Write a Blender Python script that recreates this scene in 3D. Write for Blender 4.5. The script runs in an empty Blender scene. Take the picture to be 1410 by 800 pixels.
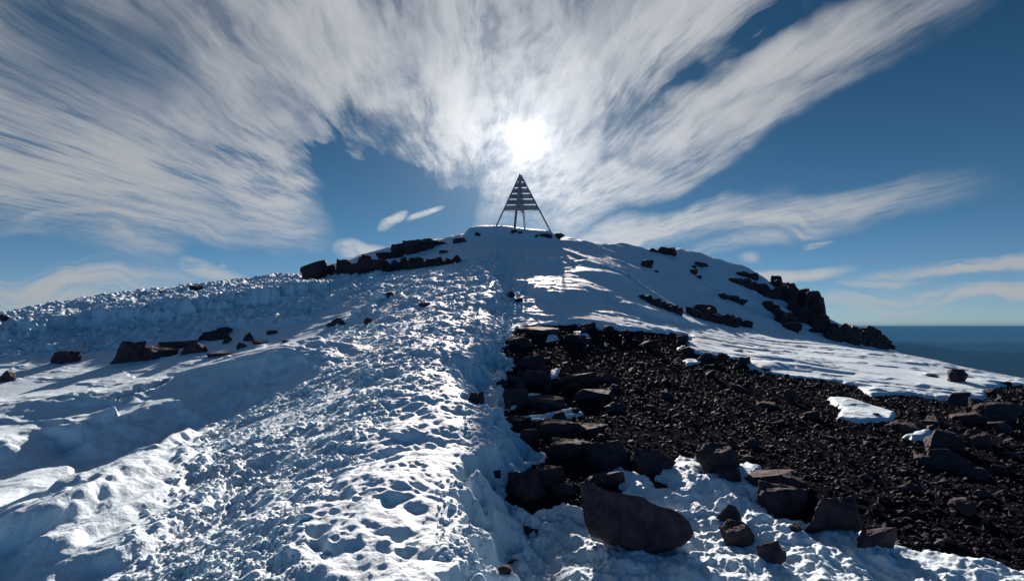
import bpy, bmesh, math, random
import numpy as np
from mathutils import Vector, noise as mn, Matrix, Euler

random.seed(7)
rng = np.random.default_rng(7)
sc = bpy.context.scene
COL = sc.collection
F = np.float32

# ------------------------------------------------------------------ camera model (lens 20 mm, eye at the origin, looking along +Y)
PITCH = math.radians(3.65)
FPX = 783.3
CA, SA = math.cos(PITCH), math.sin(PITCH)

def ray(px, py):
    u = (px - 705.0) / FPX; v = (400.0 - py) / FPX
    return Vector((u, CA - v * SA, SA + v * CA))

def at_d(px, py, d):
    r = ray(px, py); k = d / r.y
    return (r.x * k, d, r.z * k)

# ------------------------------------------------------------------ noise
_p = rng.permutation(256).astype(np.int32); _P = np.concatenate([_p, _p, _p])
_a = np.linspace(0, 2 * math.pi, 32, endpoint=False)
_GX = np.cos(_a).astype(F); _GY = np.sin(_a).astype(F)

def pn(x, y, s=0):
    x = (np.asarray(x) + s * 17.37).astype(F); y = (np.asarray(y) - s * 9.71).astype(F)
    fx = np.floor(x); fy = np.floor(y)
    xi = fx.astype(np.int32) & 255; yi = fy.astype(np.int32) & 255
    x = x - fx; y = y - fy
    u = x * x * x * (x * (x * 6 - 15) + 10); v = y * y * y * (y * (y * 6 - 15) + 10)
    def g(ix, iy, dx, dy):
        h = _P[_P[(xi + ix) & 255] + ((yi + iy) & 255)] & 31
        return _GX[h] * dx + _GY[h] * dy
    a = g(0, 0, x, y); b = g(1, 0, x - 1, y); c = g(0, 1, x, y - 1); d = g(1, 1, x - 1, y - 1)
    a = a + u * (b - a); c = c + u * (d - c)
    return (a + v * (c - a)) * 1.5

def fbm(x, y, o=3, s=0, g=0.5):
    r = 0; a = 1.0; f = 1.0; t = 0
    for i in range(o):
        r = r + a * pn(x * f, y * f, s + i * 3); t += a; a *= g; f *= 2.03
    return r / t

def ridged(x, y, o=3, s=0, g=0.5):
    r = 0; a = 1.0; f = 1.0; t = 0
    for i in range(o):
        r = r + a * (1 - 2 * np.abs(pn(x * f, y * f, s + i * 3))); t += a; a *= g; f *= 2.07
    return r / t

def worley(x, y, s=0):
    x = (np.asarray(x) + s * 13.1).astype(F); y = (np.asarray(y) + s * 7.7).astype(F)
    fx = np.floor(x); fy = np.floor(y); xi = fx.astype(np.int32); yi = fy.astype(np.int32)
    best = np.full(x.shape, 9.0, F)
    for i in (-1, 0, 1):
        for j in (-1, 0, 1):
            h = _P[_P[(xi + i) & 255] + ((yi + j) & 255)]
            dx = fx + i + _P[h] / 255.0 - x; dy = fy + j + _P[h + 37] / 255.0 - y
            best = np.minimum(best, dx * dx + dy * dy)
    return np.sqrt(best)

def ss(a, b, x):
    t = np.clip((x - a) / (b - a), 0, 1)
    return t * t * (3 - 2 * t)

# ------------------------------------------------------------------ the mountain's large form: surveyed points (px, py, forward metres)
CP = [
 # centre of the path
 (560, 800, 3.15), (560, 700, 4.0), (560, 600, 5.3), (560, 550, 6.3), (580, 500, 7.9), (600, 450, 10.6), (620, 420, 13.2), (640, 385, 17.5), (670, 355, 22),
 (700, 330, 26.5), (712, 321, 28.5), (645, 321, 28.5), (745, 326, 28),
 # left part
 (330, 800, 3.3), (100, 800, 3.5), (330, 700, 4.5), (0, 700, 4.7), (150, 650, 5.7), (0, 640, 6.1), (300, 600, 6.5), (150, 590, 7.3), (0, 580, 8.1), (430, 540, 7.2),
 (200, 530, 9.8), (0, 520, 10.6), (350, 490, 11.0), (450, 460, 12.2), (0, 470, 14.5), (170, 470, 14.0), (300, 445, 15), (420, 420, 16.2),
 (0, 441, 21.5), (150, 413, 22.5), (300, 395, 23), (415, 383, 23.3), (530, 365, 25), (540, 345, 26), (600, 335, 27.5),
 # right part, gully and dark scree
 (700, 800, 3.75), (1000, 800, 3.85), (1400, 800, 3.85), (700, 650, 5.3), (720, 560, 7.2), (900, 650, 5.3), (1200, 680, 4.95), (1400, 700, 4.9), (900, 560, 7.4), (1100, 580, 7.0),
 (1400, 600, 6.8), (720, 480, 10.2), (720, 440, 12.6), (900, 470, 11.8), (1050, 505, 10.4), (1200, 530, 9.6), (1350, 545, 9.4), (1410, 532, 10.6),
 # snow tongue
 (720, 400, 16.6), (800, 400, 17.05), (800, 430, 13.5), (870, 410, 18.2), (950, 437, 19), (1000, 470, 14.8), (1100, 480, 15.5), (1200, 500, 13.0), (1200, 484, 15.5), (1300, 515, 12.3), (1410, 526, 12.4),
 (760, 360, 21.6), (800, 375, 19.95), (850, 385, 19.4), (760, 380, 19.4),
 # the second ridge on the right, behind the tongue
 (900, 400, 23), (960, 432, 22.5), (1040, 452, 22), (1130, 474, 21),
 (780, 328, 30), (850, 340, 32), (900, 346, 33.5), (960, 350, 35), (1020, 369, 36), (1070, 396, 36), (1140, 446, 35), (1226, 484, 32),
 (900, 372, 28.5), (960, 392, 28.5), (1040, 425, 28.5), (1120, 458, 27),
]
def far_map(d): return float(np.interp(d, [0, 3.15, 4.0, 5.3, 6.3, 7.9, 10.6, 13.2, 17.5, 22, 26.5, 28.5, 36, 60], [0, 3.2, 4.15, 5.9, 7.5, 10, 14, 17.6, 22.3, 28.0, 33.8, 36, 45, 75]))
W = [at_d(a, b, far_map(d)) for a, b, d in CP]
# guard points outside the picture (world metres)
W += [(-45, 20, -3), (-30, 5, -2.6), (-10, -6, -1.9), (10, -6, -2.1), (0, -14, -2.6), (30, 5, -5.5), (22, 16, -5.2), (30, 25, -7.5), (28, 36, -6.0), (45, 10, -12),
      (-20, 34, -1.5), (-35, 32, -6), (-8, 40, 3.0), (4, 40, 3.4), (14, 45, 1.5), (22, 48, -2), (0, 55, -3), (-30, 55, -12), (35, 55, -14), (-12, 30, 2.0), (0, 34, 4.4), (-50, 0, -5), (55, 35, -22),
      (-27, 22, -1.6), (14, 41, 4.0), (5, 36, 4.5), (19, 41, 1.9)]
W = [p if i < len(CP) or math.hypot(p[0], p[1]) < 15 else (p[0] * 1.26, p[1] * 1.26, p[2] * 1.26) for i, p in enumerate(W)]
W = np.array(W)

def _tps_fit(P, lam=0.02):
    n = len(P); X = P[:, :2]
    d2 = ((X[:, None] - X[None]) ** 2).sum(-1)
    K = 0.5 * d2 * np.log(d2 + 1e-9)
    # allow more slack far away than close by
    K += np.diag(lam * (1 + 0.0 * X[:, 1]))
    Q = np.hstack([np.ones((n, 1)), X])
    A = np.zeros((n + 3, n + 3)); A[:n, :n] = K; A[:n, n:] = Q; A[n:, :n] = Q.T
    return np.linalg.solve(A, np.concatenate([P[:, 2], [0, 0, 0]]))
COEF = _tps_fit(W, 0.6)

def tps(x, y):
    r = np.sqrt(x * x + y * y); k = np.minimum(1, 76 / np.maximum(r, 1e-6))
    xs = x * k; ys = y * k
    z = COEF[-3] + COEF[-2] * xs + COEF[-1] * ys
    for i in range(len(W)):
        d2 = (xs - W[i, 0]) ** 2 + (ys - W[i, 1]) ** 2
        z = z + COEF[i] * 0.5 * d2 * np.log(d2 + 1e-9)
    return z

def cast_on(fn, pxs, dmax=76):
    """where the sight line through each picture point meets the surface fn(x, y)"""
    D = np.exp(np.linspace(math.log(1.2), math.log(dmax), 700))
    out = []
    for (px, py) in pxs:
        r = ray(px, py); k = D / r.y
        X = r.x * k; Y = D; Z = r.z * k
        below = Z < fn(X, Y)
        i = int(np.argmax(below)) if below.any() else len(D) - 1
        if i == 0: i = 1
        z0 = Z[i - 1] - fn(X[i - 1:i], Y[i - 1:i])[0]; z1 = Z[i] - fn(X[i:i + 1], Y[i:i + 1])[0]
        t = z0 / (z0 - z1) if (z0 - z1) != 0 and below.any() else 0
        t = min(max(t, 0), 1)
        out.append((X[i - 1] + t * (X[i] - X[i - 1]), Y[i - 1] + t * (Y[i] - Y[i - 1])))
    return np.array(out)

def poly_world(pts, dmax=76): return cast_on(tps, pts, dmax)

def sdf_poly(x, y, P):
    """signed distance, positive inside"""
    d = np.full(x.shape, 1e9); ins = np.zeros(x.shape, bool); n = len(P)
    for i in range(n):
        ax, ay = P[i]; bx, by = P[(i + 1) % n]
        ex, ey = bx - ax, by - ay; wx = x - ax; wy = y - ay
        t = np.clip((wx * ex + wy * ey) / (ex * ex + ey * ey + 1e-12), 0, 1)
        d = np.minimum(d, (wx - t * ex) ** 2 + (wy - t * ey) ** 2)
        c = (ay > y) != (by > y)
        ins ^= c & (x < (bx - ax) * (y - ay) / (by - ay + 1e-12) + ax)
    return np.where(ins, 1, -1) * np.sqrt(d)

def sd_line(x, y, P):
    """signed distance to an open line (positive on its right-hand side) and the share 0..1 along it"""
    best = np.full(x.shape, 1e9); sg = np.ones(x.shape); tt = np.zeros(x.shape)
    L = np.concatenate([[0], np.cumsum(np.hypot(*(P[1:] - P[:-1]).T))]); tot = L[-1]
    for i in range(len(P) - 1):
        ax, ay = P[i]; bx, by = P[i + 1]; ex, ey = bx - ax, by - ay; wx = x - ax; wy = y - ay
        t = np.clip((wx * ex + wy * ey) / (ex * ex + ey * ey + 1e-12), 0, 1)
        d = (wx - t * ex) ** 2 + (wy - t * ey) ** 2
        m = d < best
        best = np.where(m, d, best); cr = ex * wy - ey * wx
        sg = np.where(m, np.where(cr < 0, 1, -1), sg); tt = np.where(m, (L[i] + t * (L[i + 1] - L[i])) / tot, tt)
    return sg * np.sqrt(best), tt

# --- regions
SCREE = poly_world([(700, 462), (712, 452), (740, 449), (790, 447), (830, 455), (900, 458), (945, 462), (952, 475), (935, 482), (965, 488), (985, 492), (1030, 497), (1038, 512), (1090, 518),
    (1150, 527), (1230, 540), (1300, 553), (1352, 552), (1362, 536), (1410, 531), (1520, 533), (1700, 620), (1700, 830), (1410, 786), (1281, 763), (1282, 776), (1225, 757), (1172, 742), (1120, 722), (1074, 715),
    (1050, 692), (1043, 652), (1022, 640), (1004, 662), (975, 655), (950, 632), (925, 645), (905, 668), (880, 650), (852, 640), (860, 668), (800, 700), (765, 690), (735, 705), (705, 690), (704, 662),
    (736, 648), (770, 634), (733, 608), (696, 588), (700, 560), (690, 530), (706, 505), (694, 480)])
def ell(cx, cy, rx, ry, n=10, rot=0):
    o = []
    for k in range(n):
        a = 2 * math.pi * k / n; X = rx * math.cos(a); Y = ry * math.sin(a)
        o.append((cx + X * math.cos(rot) - Y * math.sin(rot), cy + X * math.sin(rot) + Y * math.cos(rot)))
    return o
PATCH = [poly_world(p) for p in [
    [(1138, 550), (1172, 552), (1210, 564), (1238, 573), (1228, 583), (1180, 583), (1150, 577), (1160, 566)],
    [(1246, 603), (1268, 596), (1286, 593), (1276, 606), (1258, 608)],
    [(690, 571), (745, 571), (786, 562), (806, 569), (775, 579), (740, 577), (700, 576)],
    [(754, 462), (768, 461), (770, 468), (752, 470)],
    [(788, 457), (804, 458), (812, 463), (792, 464)],
    [(724, 541), (770, 546), (772, 551), (730, 548)],
    [(756, 511), (770, 508), (768, 520), (758, 522)],
    [(940, 498), (965, 494), (962, 502), (945, 503)],
    [(1180, 535), (1230, 536), (1262, 545), (1200, 546)],
]]
PATH = poly_world([(120, 900), (186, 794), (230, 730), (262, 680), (270, 635), (300, 592), (360, 566), (430, 520), (470, 485), (440, 462), (500, 425), (470, 400), (620, 365), (690, 345), (700, 345), (690, 385), (672, 400),
    (668, 455), (640, 490), (628, 525), (650, 560), (632, 620), (668, 672), (590, 715), (600, 900)])
MELT = poly_world([(400, 900), (430, 740), (470, 680), (520, 620), (560, 560), (600, 520), (640, 560), (632, 620), (668, 672), (600, 720), (600, 900)])
BERM = poly_world([(-260, 500), (0, 441), (150, 413), (250, 399), (415, 384), (560, 372), (500, 400), (420, 443), (330, 456), (250, 468), (160, 484), (80, 494), (0, 497), (-260, 540)])
FORE = poly_world([(600, 850), (650, 700), (665, 610), (700, 560), (735, 610), (775, 640), (820, 700), (900, 660), (950, 625), (1030, 640), (1070, 715), (1172, 740), (1280, 765), (1410, 786), (1500, 900)])
GULLY = poly_world([(600, 850), (650, 690), (640, 620), (640, 560), (635, 520), (670, 460), (680, 400), (700, 370), (720, 400), (705, 450), (700, 500), (705, 560), (720, 610), (790, 660), (760, 850)])
RIDGE = np.array([at_d(*p)[:2] for p in [(760, 335, 37), (850, 372, 32), (900, 396, 30), (960, 432, 29), (1040, 452, 28), (1130, 474, 27), (1240, 490, 26), (1300, 470, 50), (960, 300, 57), (760, 310, 45)]])
LSIDE = poly_world([(-300, 900), (-300, 560), (0, 500), (100, 500), (240, 480), (430, 445), (450, 470), (420, 520), (300, 590), (262, 680), (186, 794), (120, 900)])
HOLLOW = poly_world([(-200, 640), (0, 604), (60, 596), (180, 575), (270, 548), (340, 532), (400, 520), (370, 548), (300, 580), (262, 610), (215, 640), (150, 672), (80, 705), (0, 735), (-200, 800)])
GRIT = poly_world([(60, 715), (95, 680), (140, 655), (170, 618), (215, 590), (300, 575), (230, 630), (150, 680), (100, 705)])

# --- drifts and steps: (crest line, height, width on the near side, width on the far side, roughness of the line)
DR = [
    ([(790, 361), (818, 370), (846, 376), (877, 381), (898, 384)], .26, .8, 3.0, .15),
    ([(725, 361), (746, 362), (771, 365)], .13, .6, 1.6, .15),
    ([(774, 378), (818, 381), (853, 387), (888, 396), (926, 407), (953, 416)], .14, .6, 1.4, .08),
    ([(740, 412), (764, 412), (797, 412), (806, 409), (828, 411), (846, 417), (862, 424), (900, 441)], .26, 1.2, 3.0, .2),
    ([(635, 326), (680, 323), (745, 329), (770, 334)], .45, 2.2, 1.5, .10),
    ([(-120, 640), (0, 622), (31, 611), (100, 600), (131, 590), (178, 590), (256, 566), (312, 545), (390, 512), (440, 488)], .46, 1.5, 3.0, .35),
    ([(94, 613), (125, 603), (164, 594)], .15, .22, .45, .06),
    ([(-60, 700), (0, 668), (60, 640), (120, 628)], .10, .4, .6, .05),
    ([(0, 745), (90, 712), (170, 668), (235, 632), (300, 588)], .17, .35, .9, .12),
    ([(20, 790), (110, 745), (190, 700), (250, 650)], .15, .25, .5, .10),
    ([(-200, 505), (0, 478), (60, 466), (100, 452), (165, 451), (215, 444), (290, 434), (350, 424), (410, 412), (470, 396)], .42, .45, 4.5, .7),
    ([(620, 830), (604, 790), (592, 722), (640, 695), (668, 672), (652, 642), (634, 618), (628, 582), (644, 558), (630, 524), (628, 500), (652, 478), (668, 452), (662, 425), (672, 400), (676, 380), (690, 352)], .48, .34, 1.2, .36),
    ([(0, 800), (90, 752), (170, 700), (262, 612)], .11, .2, .35, .12), ([(60, 810), (200, 718), (295, 636)], .10, .18, .35, .12), ([(130, 820), (235, 742), (335, 648)], .08, .18, .35, .12), ([(-40, 740), (60, 695), (130, 660)], .10, .25, .5, .08),
    ([(1000, 516), (1080, 505), (1180, 517), (1300, 545)], .07, .35, .5, .04),
    ([(1000, 490), (1090, 498), (1170, 512)], .05, .25, .5, .04),
    ([(1225, 497), (1300, 507), (1340, 512)], .08, .3, .8, .05),
    ([(985, 476), (1060, 486), (1100, 488)], .04, .2, .5, .04),
    ([(540, 640), (600, 628), (640, 640)], .04, .12, .4, .03),
]
DRW = [(poly_world(c), h, a, b, r) for c, h, a, b, r in DR]
WALL = 11
DRW[WALL] = (np.vstack([[[-.42, -.6], [-.42, 1.2]], DRW[WALL][0]]),) + DRW[WALL][1:]

def drifts(x, y, wx, wy, ww, wa):
    z = np.zeros(x.shape)
    for di, (P, h, near, far, rough) in enumerate(DRW):
        lo = P.min(0) - (far * 2.5 + 1); hi = P.max(0) + (far * 2.5 + 1)
        m = (x > lo[0]) & (x < hi[0]) & (y > lo[1]) & (y < hi[1])
        if not m.any(): continue
        d, t = sd_line(x[m] + wx[m] * rough, y[m] + wy[m] * rough, P)
        d = d + ww[m] * min(rough, .16) * .5 + ((wa[m] * .75 + ww[m] * .16) if di == WALL else .0)
        taper = ss(0, .10, t) * ss(0, .10, 1 - t)
        prof = np.where(d > 0, 1 - ss(0, near, d), np.exp(-(d / far) ** 2))
        if di == WALL:   # trodden trench wall: half above the old surface, half below it
            taper = ss(0, .04, t) * ss(0, .12, 1 - t) * (1 - .55 * ss(.2, .7, t))
            nw = near * (.75 + 1.9 * ss(-.25, .45, fbm(x[m] * .9, y[m] * .9, 2, 160)))
            d = d + .10 * (worley(x[m] * 2.2 + wx[m], y[m] * 1.6 + wy[m], 161) - .5)
            prof = np.where(d > 0, (.5 - ss(0, 1, d / nw)) * np.exp(-(np.maximum(0, d - near) / 1.1) ** 2), .5 * np.exp(-(d / far) ** 2))
        z[m] += h * taper * prof
    return z

_pr = random.Random(5)
PRINTS = []
_lane = cast_on(tps, [(500, 780), (520, 700), (545, 640), (575, 580), (590, 540), (600, 500), (610, 470), (618, 450)])
for lane, off in enumerate((-.45, -1.0, -1.45)):
    L_ = np.interp(np.arange(0, 14, .01), [0, 14], [0, 14])
    yy = 3.9 + _pr.random() * .3; side = 1
    while yy < 15:
        xx = float(np.interp(yy, _lane[:, 1], _lane[:, 0])) + off + side * .09 + _pr.uniform(-.07, .07)
        PRINTS.append((xx, yy, _pr.uniform(-.35, .35) + .05, _pr.uniform(.008, .026))); side = -side; yy += _pr.uniform(.26, .42)
def prints(x, y):
    """boot prints: a sole-shaped hollow with a pushed-up rim"""
    z = np.zeros(x.shape); near = np.where((y > 2.3) & (y < 15.3) & (x > -3.5) & (x < 1.2))[0]
    if not len(near): return z
    xn, yn = x[near], y[near]; cell = np.floor(yn).astype(int); order = np.argsort(cell, kind='stable'); cs = cell[order]
    zn = np.zeros(len(near))
    for (cx, cy, a, dp) in PRINTS:
        i0 = np.searchsorted(cs, int(math.floor(cy - .3))); i1 = np.searchsorted(cs, int(math.floor(cy + .3)) + 1)
        k = order[i0:i1]; dx = xn[k] - cx; dy = yn[k] - cy
        u = dx * math.cos(a) + dy * math.sin(a); v = -dx * math.sin(a) + dy * math.cos(a)
        w_ = .048 + .009 * np.cos(v * 14 + .6); q = np.sqrt((u / w_) ** 2 + (v / .14) ** 2) + .35 * np.sin(u * 61 + cx * 40) * np.sin(v * 43 + cy * 31)
        zn[k] += -dp * (1 - ss(.6, 1.15, q)) + dp * .25 * np.exp(-((q - 1.25) / .18) ** 2)
    z[near] = zn
    return z

def terrain(x, y, full=True):
    """returns snow height, bare ground height, grit amount"""
    x = np.asarray(x, float); y = np.asarray(y, float)
    B = tps(x, y)
    r = np.hypot(x, y)
    sh = x.shape
    wx = fbm(x * 1.3, y * 1.3, 3, 40); wy = fbm(x * 1.3, y * 1.3, 3, 60); ww = fbm(x * 5, y * 5, 2, 80)
    front = (r < 60)
    # regions
    def reg(P, soft, warp=.25):
        lo = P.min(0) - 2; hi = P.max(0) + 2
        m = (x > lo[0]) & (x < hi[0]) & (y > lo[1]) & (y < hi[1])
        o = np.full(sh, -2.0)
        if m.any(): o[m] = sdf_poly(x[m] + wx[m] * warp, y[m] + wy[m] * warp, P)
        return ss(-soft, soft, o), o
    path, _ = reg(PATH, .25); melt, _ = reg(MELT, .2); berm, _ = reg(BERM, .35); fore, _ = reg(FORE, .2); gully, _ = reg(GULLY, .2); rid, _ = reg(RIDGE, 1.0); ls, _ = reg(LSIDE, .4)
    path = path * (1 - .75 * melt)
    far = ss(8, 24, r)
    wa = fbm(x * .42, y * .42, 2, 140)
    hol, _ = reg(HOLLOW, .55)
    # broad forms everywhere
    z = B + .07 * fbm(x * .3, y * .3, 2, 1) * (1 - fore) * (1 - .8 * melt)
    z = z + drifts(x, y, wx, wy, ww, wa) - .26 * hol
    # churned snow on the path: clods, pits, boot holes
    w1 = worley(x * 7 + wx * 1.2, y * 6 + wy * 1.2, 1); w2 = worley(x * 15 + wy * 2, y * 13 + wx * 2, 2); w3 = worley(x * 2.6 + wx, y * 2.2 + wy, 3)
    clod = (.5 - w1) * .018 + (.5 - w2) * .012 + ridged(x * 4 + wx * 1.5, y * 3.2 + wy * 1.5, 4, 18, .6) * .020 + (w3 - .5) * .05 * (1 + far)
    hi = fbm(x * 6 + wy, y * 4.4 + wx, 5, 5, .68) * .042 + fbm(x * 26, y * 22, 3, 9, .65) * .013
    big = fbm(x * 1.3, y * .8, 3, 12) * .085
    pk = .38 + .95 * ss(-.35, .45, fbm(x * .75, y * .5, 3, 150))
    z = z + path * ((clod + hi) * pk + big * (1 + .8 * far)) + prints(x, y)
    # melted boot prints on the hump near the camera
    pm_ = ss(-.25, .35, fbm(x * 1.7, y * 1.2, 2, 16)); pit = -(1 - ss(.05, .48, worley(x * 4.2 + wx * 1.2, y * 3.2 + wy * 1.2, 6))) * .046 * pm_ - (1 - ss(.1, .45, worley(x * 10 + wx, y * 9, 7))) * .016 * ss(-.2, .3, fbm(x * 2.5, y * 2, 2, 17))
    z = z + melt * (pit + fbm(x * 2, y * 1.6, 2, 14) * .035 + fbm(x * 7, y * 6, 3, 15, .6) * .014)
    # rough snow bank on the left
    b1 = ridged(x * .7 + wx * .6, y * .6, 4, 20, .6) * .17 + (.5 - worley(x * .95 + wx * .9, y * .75 + wy * .9, 22)) * .30 + (.5 - worley(x * 3.1 + wx, y * 2.2 + wy, 23)) * .10 + fbm(x * 4, y * 3, 5, 24, .68) * .13
    z = z + berm * b1
    # low gully beside the path
    z = z + gully * ((.5 - worley(x * 3.5 + wx, y * 3 + wy, 30)) * .09 + fbm(x * 7, y * 6, 5, 31, .65) * .075 + fbm(x * 1.8, y * 1.6, 2, 32) * .09)
    # rounded thawed snow in the foreground on the right
    z = z + fore * (1 - gully) * (ridged(x * 1.7 + wx * .6, y * 1.5 + wy * .6, 4, 34, .48) * .085 + fbm(x * 4.2, y * 3.6, 4, 36, .6) * .075 - .02 + fbm(x * 16, y * 15, 2, 37) * .006)
    # wind-shaped snow on the left: long ridges running uphill
    lw = ls * ss(12.5, 8.0, y) * (1 - .6 * hol)
    z = z + lw * (ridged(x * 1.1 + y * .12 + wx * .5, y * .35 + wy * .3, 3, 44, .5) * .075 + fbm(x * 5, y * 2.6, 5, 46, .66) * .022 * ss(-.3, .3, fbm(x * .9, y * .5, 2, 47)))
    z = z + lw * hi * .30
    # faint wind texture on every smooth field
    sm = (1 - path) * (1 - berm) * (1 - gully) * (1 - melt) * (1 - fore)
    sas = ridged(x * .3 + wx * .2, y * .8 + x * .12 + wy * .4, 3, 50, .5)
    z = z + sm * (ss(.45, .95, sas) * .040 + fbm(x * 3, y * 7, 3, 52, .55) * .003 + fbm(x * .8, y * 1.6, 2, 53) * .010) * (1 - .6 * rid)
    z = z + rid * fbm(x * .35, y * .35, 3, 56) * .45
    # ground
    g = B + .05 * fbm(x * .8, y * .8, 3, 70) + .030 * fbm(x * 5, y * 5, 4, 72, .6) + .012 * (.5 - worley(x * 14, y * 14, 74))
    # snow cover
    scr, sdist = reg(SCREE, .1, .28)
    edge = sdist + fbm(x * 3.0, y * 3.0, 4, 76, .65) * .24
    for P in PATCH:
        _, ps = reg(P, .1, .05)
        edge = np.minimum(edge, -(ps + fbm(x * 6, y * 6, 2, 78) * .04))
    cover = .055 - .20 * ss(-.06, .10, edge)
    inside = ss(-.25, .05, edge)
    zs = z * (1 - inside) + (B + .05 * fbm(x * .8, y * .8, 3, 70) + .02 * fbm(x * 4, y * 4, 3, 79)) * inside + cover
    g = np.where(inside > .02, g, np.minimum(g, z - .12)); g = g * inside + np.minimum(g, z - .10) * (1 - inside) - 0
    # mountain falls away all round
    fall = np.maximum(0, r - 58)
    g = g - fall * .55 - .002 * fall * np.minimum(fall, 60)
    zs = zs - fall * .55 - .002 * fall * np.minimum(fall, 60)
    g = np.where(sdist > -.4, g, g - .12)
    _, gr = reg(GRIT, .1, .15)
    grit = ss(-.25, .45, gr + fbm(x * 3, y * 1.2, 3, 90) * .5)
    return zs, g, grit

def snow_z(x, y): return terrain(x, y)[0]
def top_z(x, y):
    a, b, _ = terrain(x, y); return np.maximum(a, b)
def cast(pts, dmax=57):
    """world point of the finished ground under each picture point"""
    out = []
    D = np.exp(np.linspace(math.log(2.0), math.log(dmax), 420))
    PX = np.array(pts, float)
    u = (PX[:, 0] - 705) / FPX; v = (400 - PX[:, 1]) / FPX
    ry = CA - v * SA; rz = SA + v * CA
    X = (u / ry)[:, None] * D[None]; Y = np.repeat(D[None], len(PX), 0); Z = (rz / ry)[:, None] * D[None]
    T = top_z(X.ravel(), Y.ravel()).reshape(X.shape)
    for i in range(len(PX)):
        b = Z[i] < T[i]; hit = bool(b.any())
        k = max(1, int(np.argmax(b))) if hit else int(np.argmin(np.abs(Z[i] - T[i])))
        if hit:
            z0 = Z[i, k - 1] - T[i, k - 1]; z1 = Z[i, k] - T[i, k]; t = min(max(z0 / (z0 - z1 + 1e-12), 0), 1)
            d = D[k - 1] + t * (D[k] - D[k - 1])
        else: d = D[k]
        x = X[i, 0] / D[0] * d; z = Z[i, 0] / D[0] * d
        out.append(Vector((x, d, z)))
    return out

# ------------------------------------------------------------------ materials
def new_mat(name):
    m = bpy.data.materials.new(name); m.use_nodes = True
    nt = m.node_tree; b = nt.nodes['Principled BSDF']
    return m, nt, b
def nd(nt, t, **k):
    n = nt.nodes.new(t)
    for a, v in k.items():
        if a in n.inputs.keys(): n.inputs[a].default_value = v
        else: setattr(n, a, v)
    return n
def bump(nt, b, specs, coord):
    prev = None
    for scale, dist, strength, det in specs:
        n = nd(nt, 'ShaderNodeTexNoise'); n.inputs['Scale'].default_value = scale; n.inputs['Detail'].default_value = det; n.inputs['Roughness'].default_value = .6
        nt.links.new(coord, n.inputs['Vector'])
        bp = nd(nt, 'ShaderNodeBump'); bp.inputs['Strength'].default_value = strength; bp.inputs['Distance'].default_value = dist
        nt.links.new(n.outputs['Fac'], bp.inputs['Height'])
        if prev: nt.links.new(prev.outputs['Normal'], bp.inputs['Normal'])
        prev = bp
    nt.links.new(prev.outputs['Normal'], b.inputs['Normal'])

def mat_snow():
    m, nt, b = new_mat('snow')
    tc = nd(nt, 'ShaderNodeTexCoord')
    at = nd(nt, 'ShaderNodeAttribute', attribute_name='grit')
    n = nd(nt, 'ShaderNodeTexNoise'); n.inputs['Scale'].default_value = 3; n.inputs['Detail'].default_value = 6
    nt.links.new(tc.outputs['Object'], n.inputs['Vector'])
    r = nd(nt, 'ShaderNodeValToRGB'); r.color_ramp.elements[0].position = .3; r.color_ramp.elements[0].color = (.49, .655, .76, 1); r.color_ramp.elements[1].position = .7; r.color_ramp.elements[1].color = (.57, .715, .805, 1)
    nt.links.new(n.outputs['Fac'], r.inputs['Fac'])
    mx = nd(nt, 'ShaderNodeMixRGB'); mx.inputs['Color2'].default_value = (.22, .17, .17, 1)
    g2 = nd(nt, 'ShaderNodeMath', operation='MULTIPLY'); nt.links.new(at.outputs['Fac'], g2.inputs[0]); nt.links.new(n.outputs['Fac'], g2.inputs[1])
    nt.links.new(g2.outputs[0], mx.inputs['Fac']); nt.links.new(r.outputs['Color'], mx.inputs['Color1'])
    nt.links.new(mx.outputs['Color'], b.inputs['Base Color'])
    b.inputs['Roughness'].default_value = .7; b.inputs['Specular IOR Level'].default_value = .15
    bump(nt, b, [(30, .016, .7, 6), (110, .006, .7, 4)], tc.outputs['Object'])
    return m
def mat_rock(name, base=(.074, .061, .073), base2=(.030, .025, .033), rough=.85, spec=.08, scale=9.0, bs=.6):
    m, nt, b = new_mat(name)
    tc = nd(nt, 'ShaderNodeTexCoord'); ge = nd(nt, 'ShaderNodeNewGeometry')
    n = nd(nt, 'ShaderNodeTexNoise'); n.inputs['Scale'].default_value = scale; n.inputs['Detail'].default_value = 8; n.inputs['Roughness'].default_value = .65
    nt.links.new(ge.outputs['Position'], n.inputs['Vector'])
    r = nd(nt, 'ShaderNodeValToRGB'); e = r.color_ramp.elements; e[0].position = .35; e[0].color = (*base2, 1); e[1].position = .68; e[1].color = (*base, 1)
    k = e.new(.82); k.color = tuple(min(1, c * 2.2) for c in base) + (1,)
    nt.links.new(n.outputs['Fac'], r.inputs['Fac']); nt.links.new(r.outputs['Color'], b.inputs['Base Color'])
    b.inputs['Roughness'].default_value = rough; b.inputs['Specular IOR Level'].default_value = spec; b.inputs['Specular Tint'].default_value = (.62, .74, 1, 1)
    bump(nt, b, [(scale * 1.6, .07, bs, 8), (scale * 9, .015, .9, 6)], ge.outputs['Position'])
    return m
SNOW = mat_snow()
ROCK = mat_rock('dark_volcanic_rock')
ROCK_FAR = mat_rock('brown_cliff_rock', (.056, .042, .045), (.024, .019, .023), .8, .2, 2.0, .7)
GRAVEL = mat_rock('black_gravel', (.017, .019, .028), (.007, .008, .012), 1.0, 0.0, 20, .6)
PEB = mat_rock('pebble', (.025, .028, .040), (.007, .008, .012), .7, .05, 12, .3)

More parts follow.
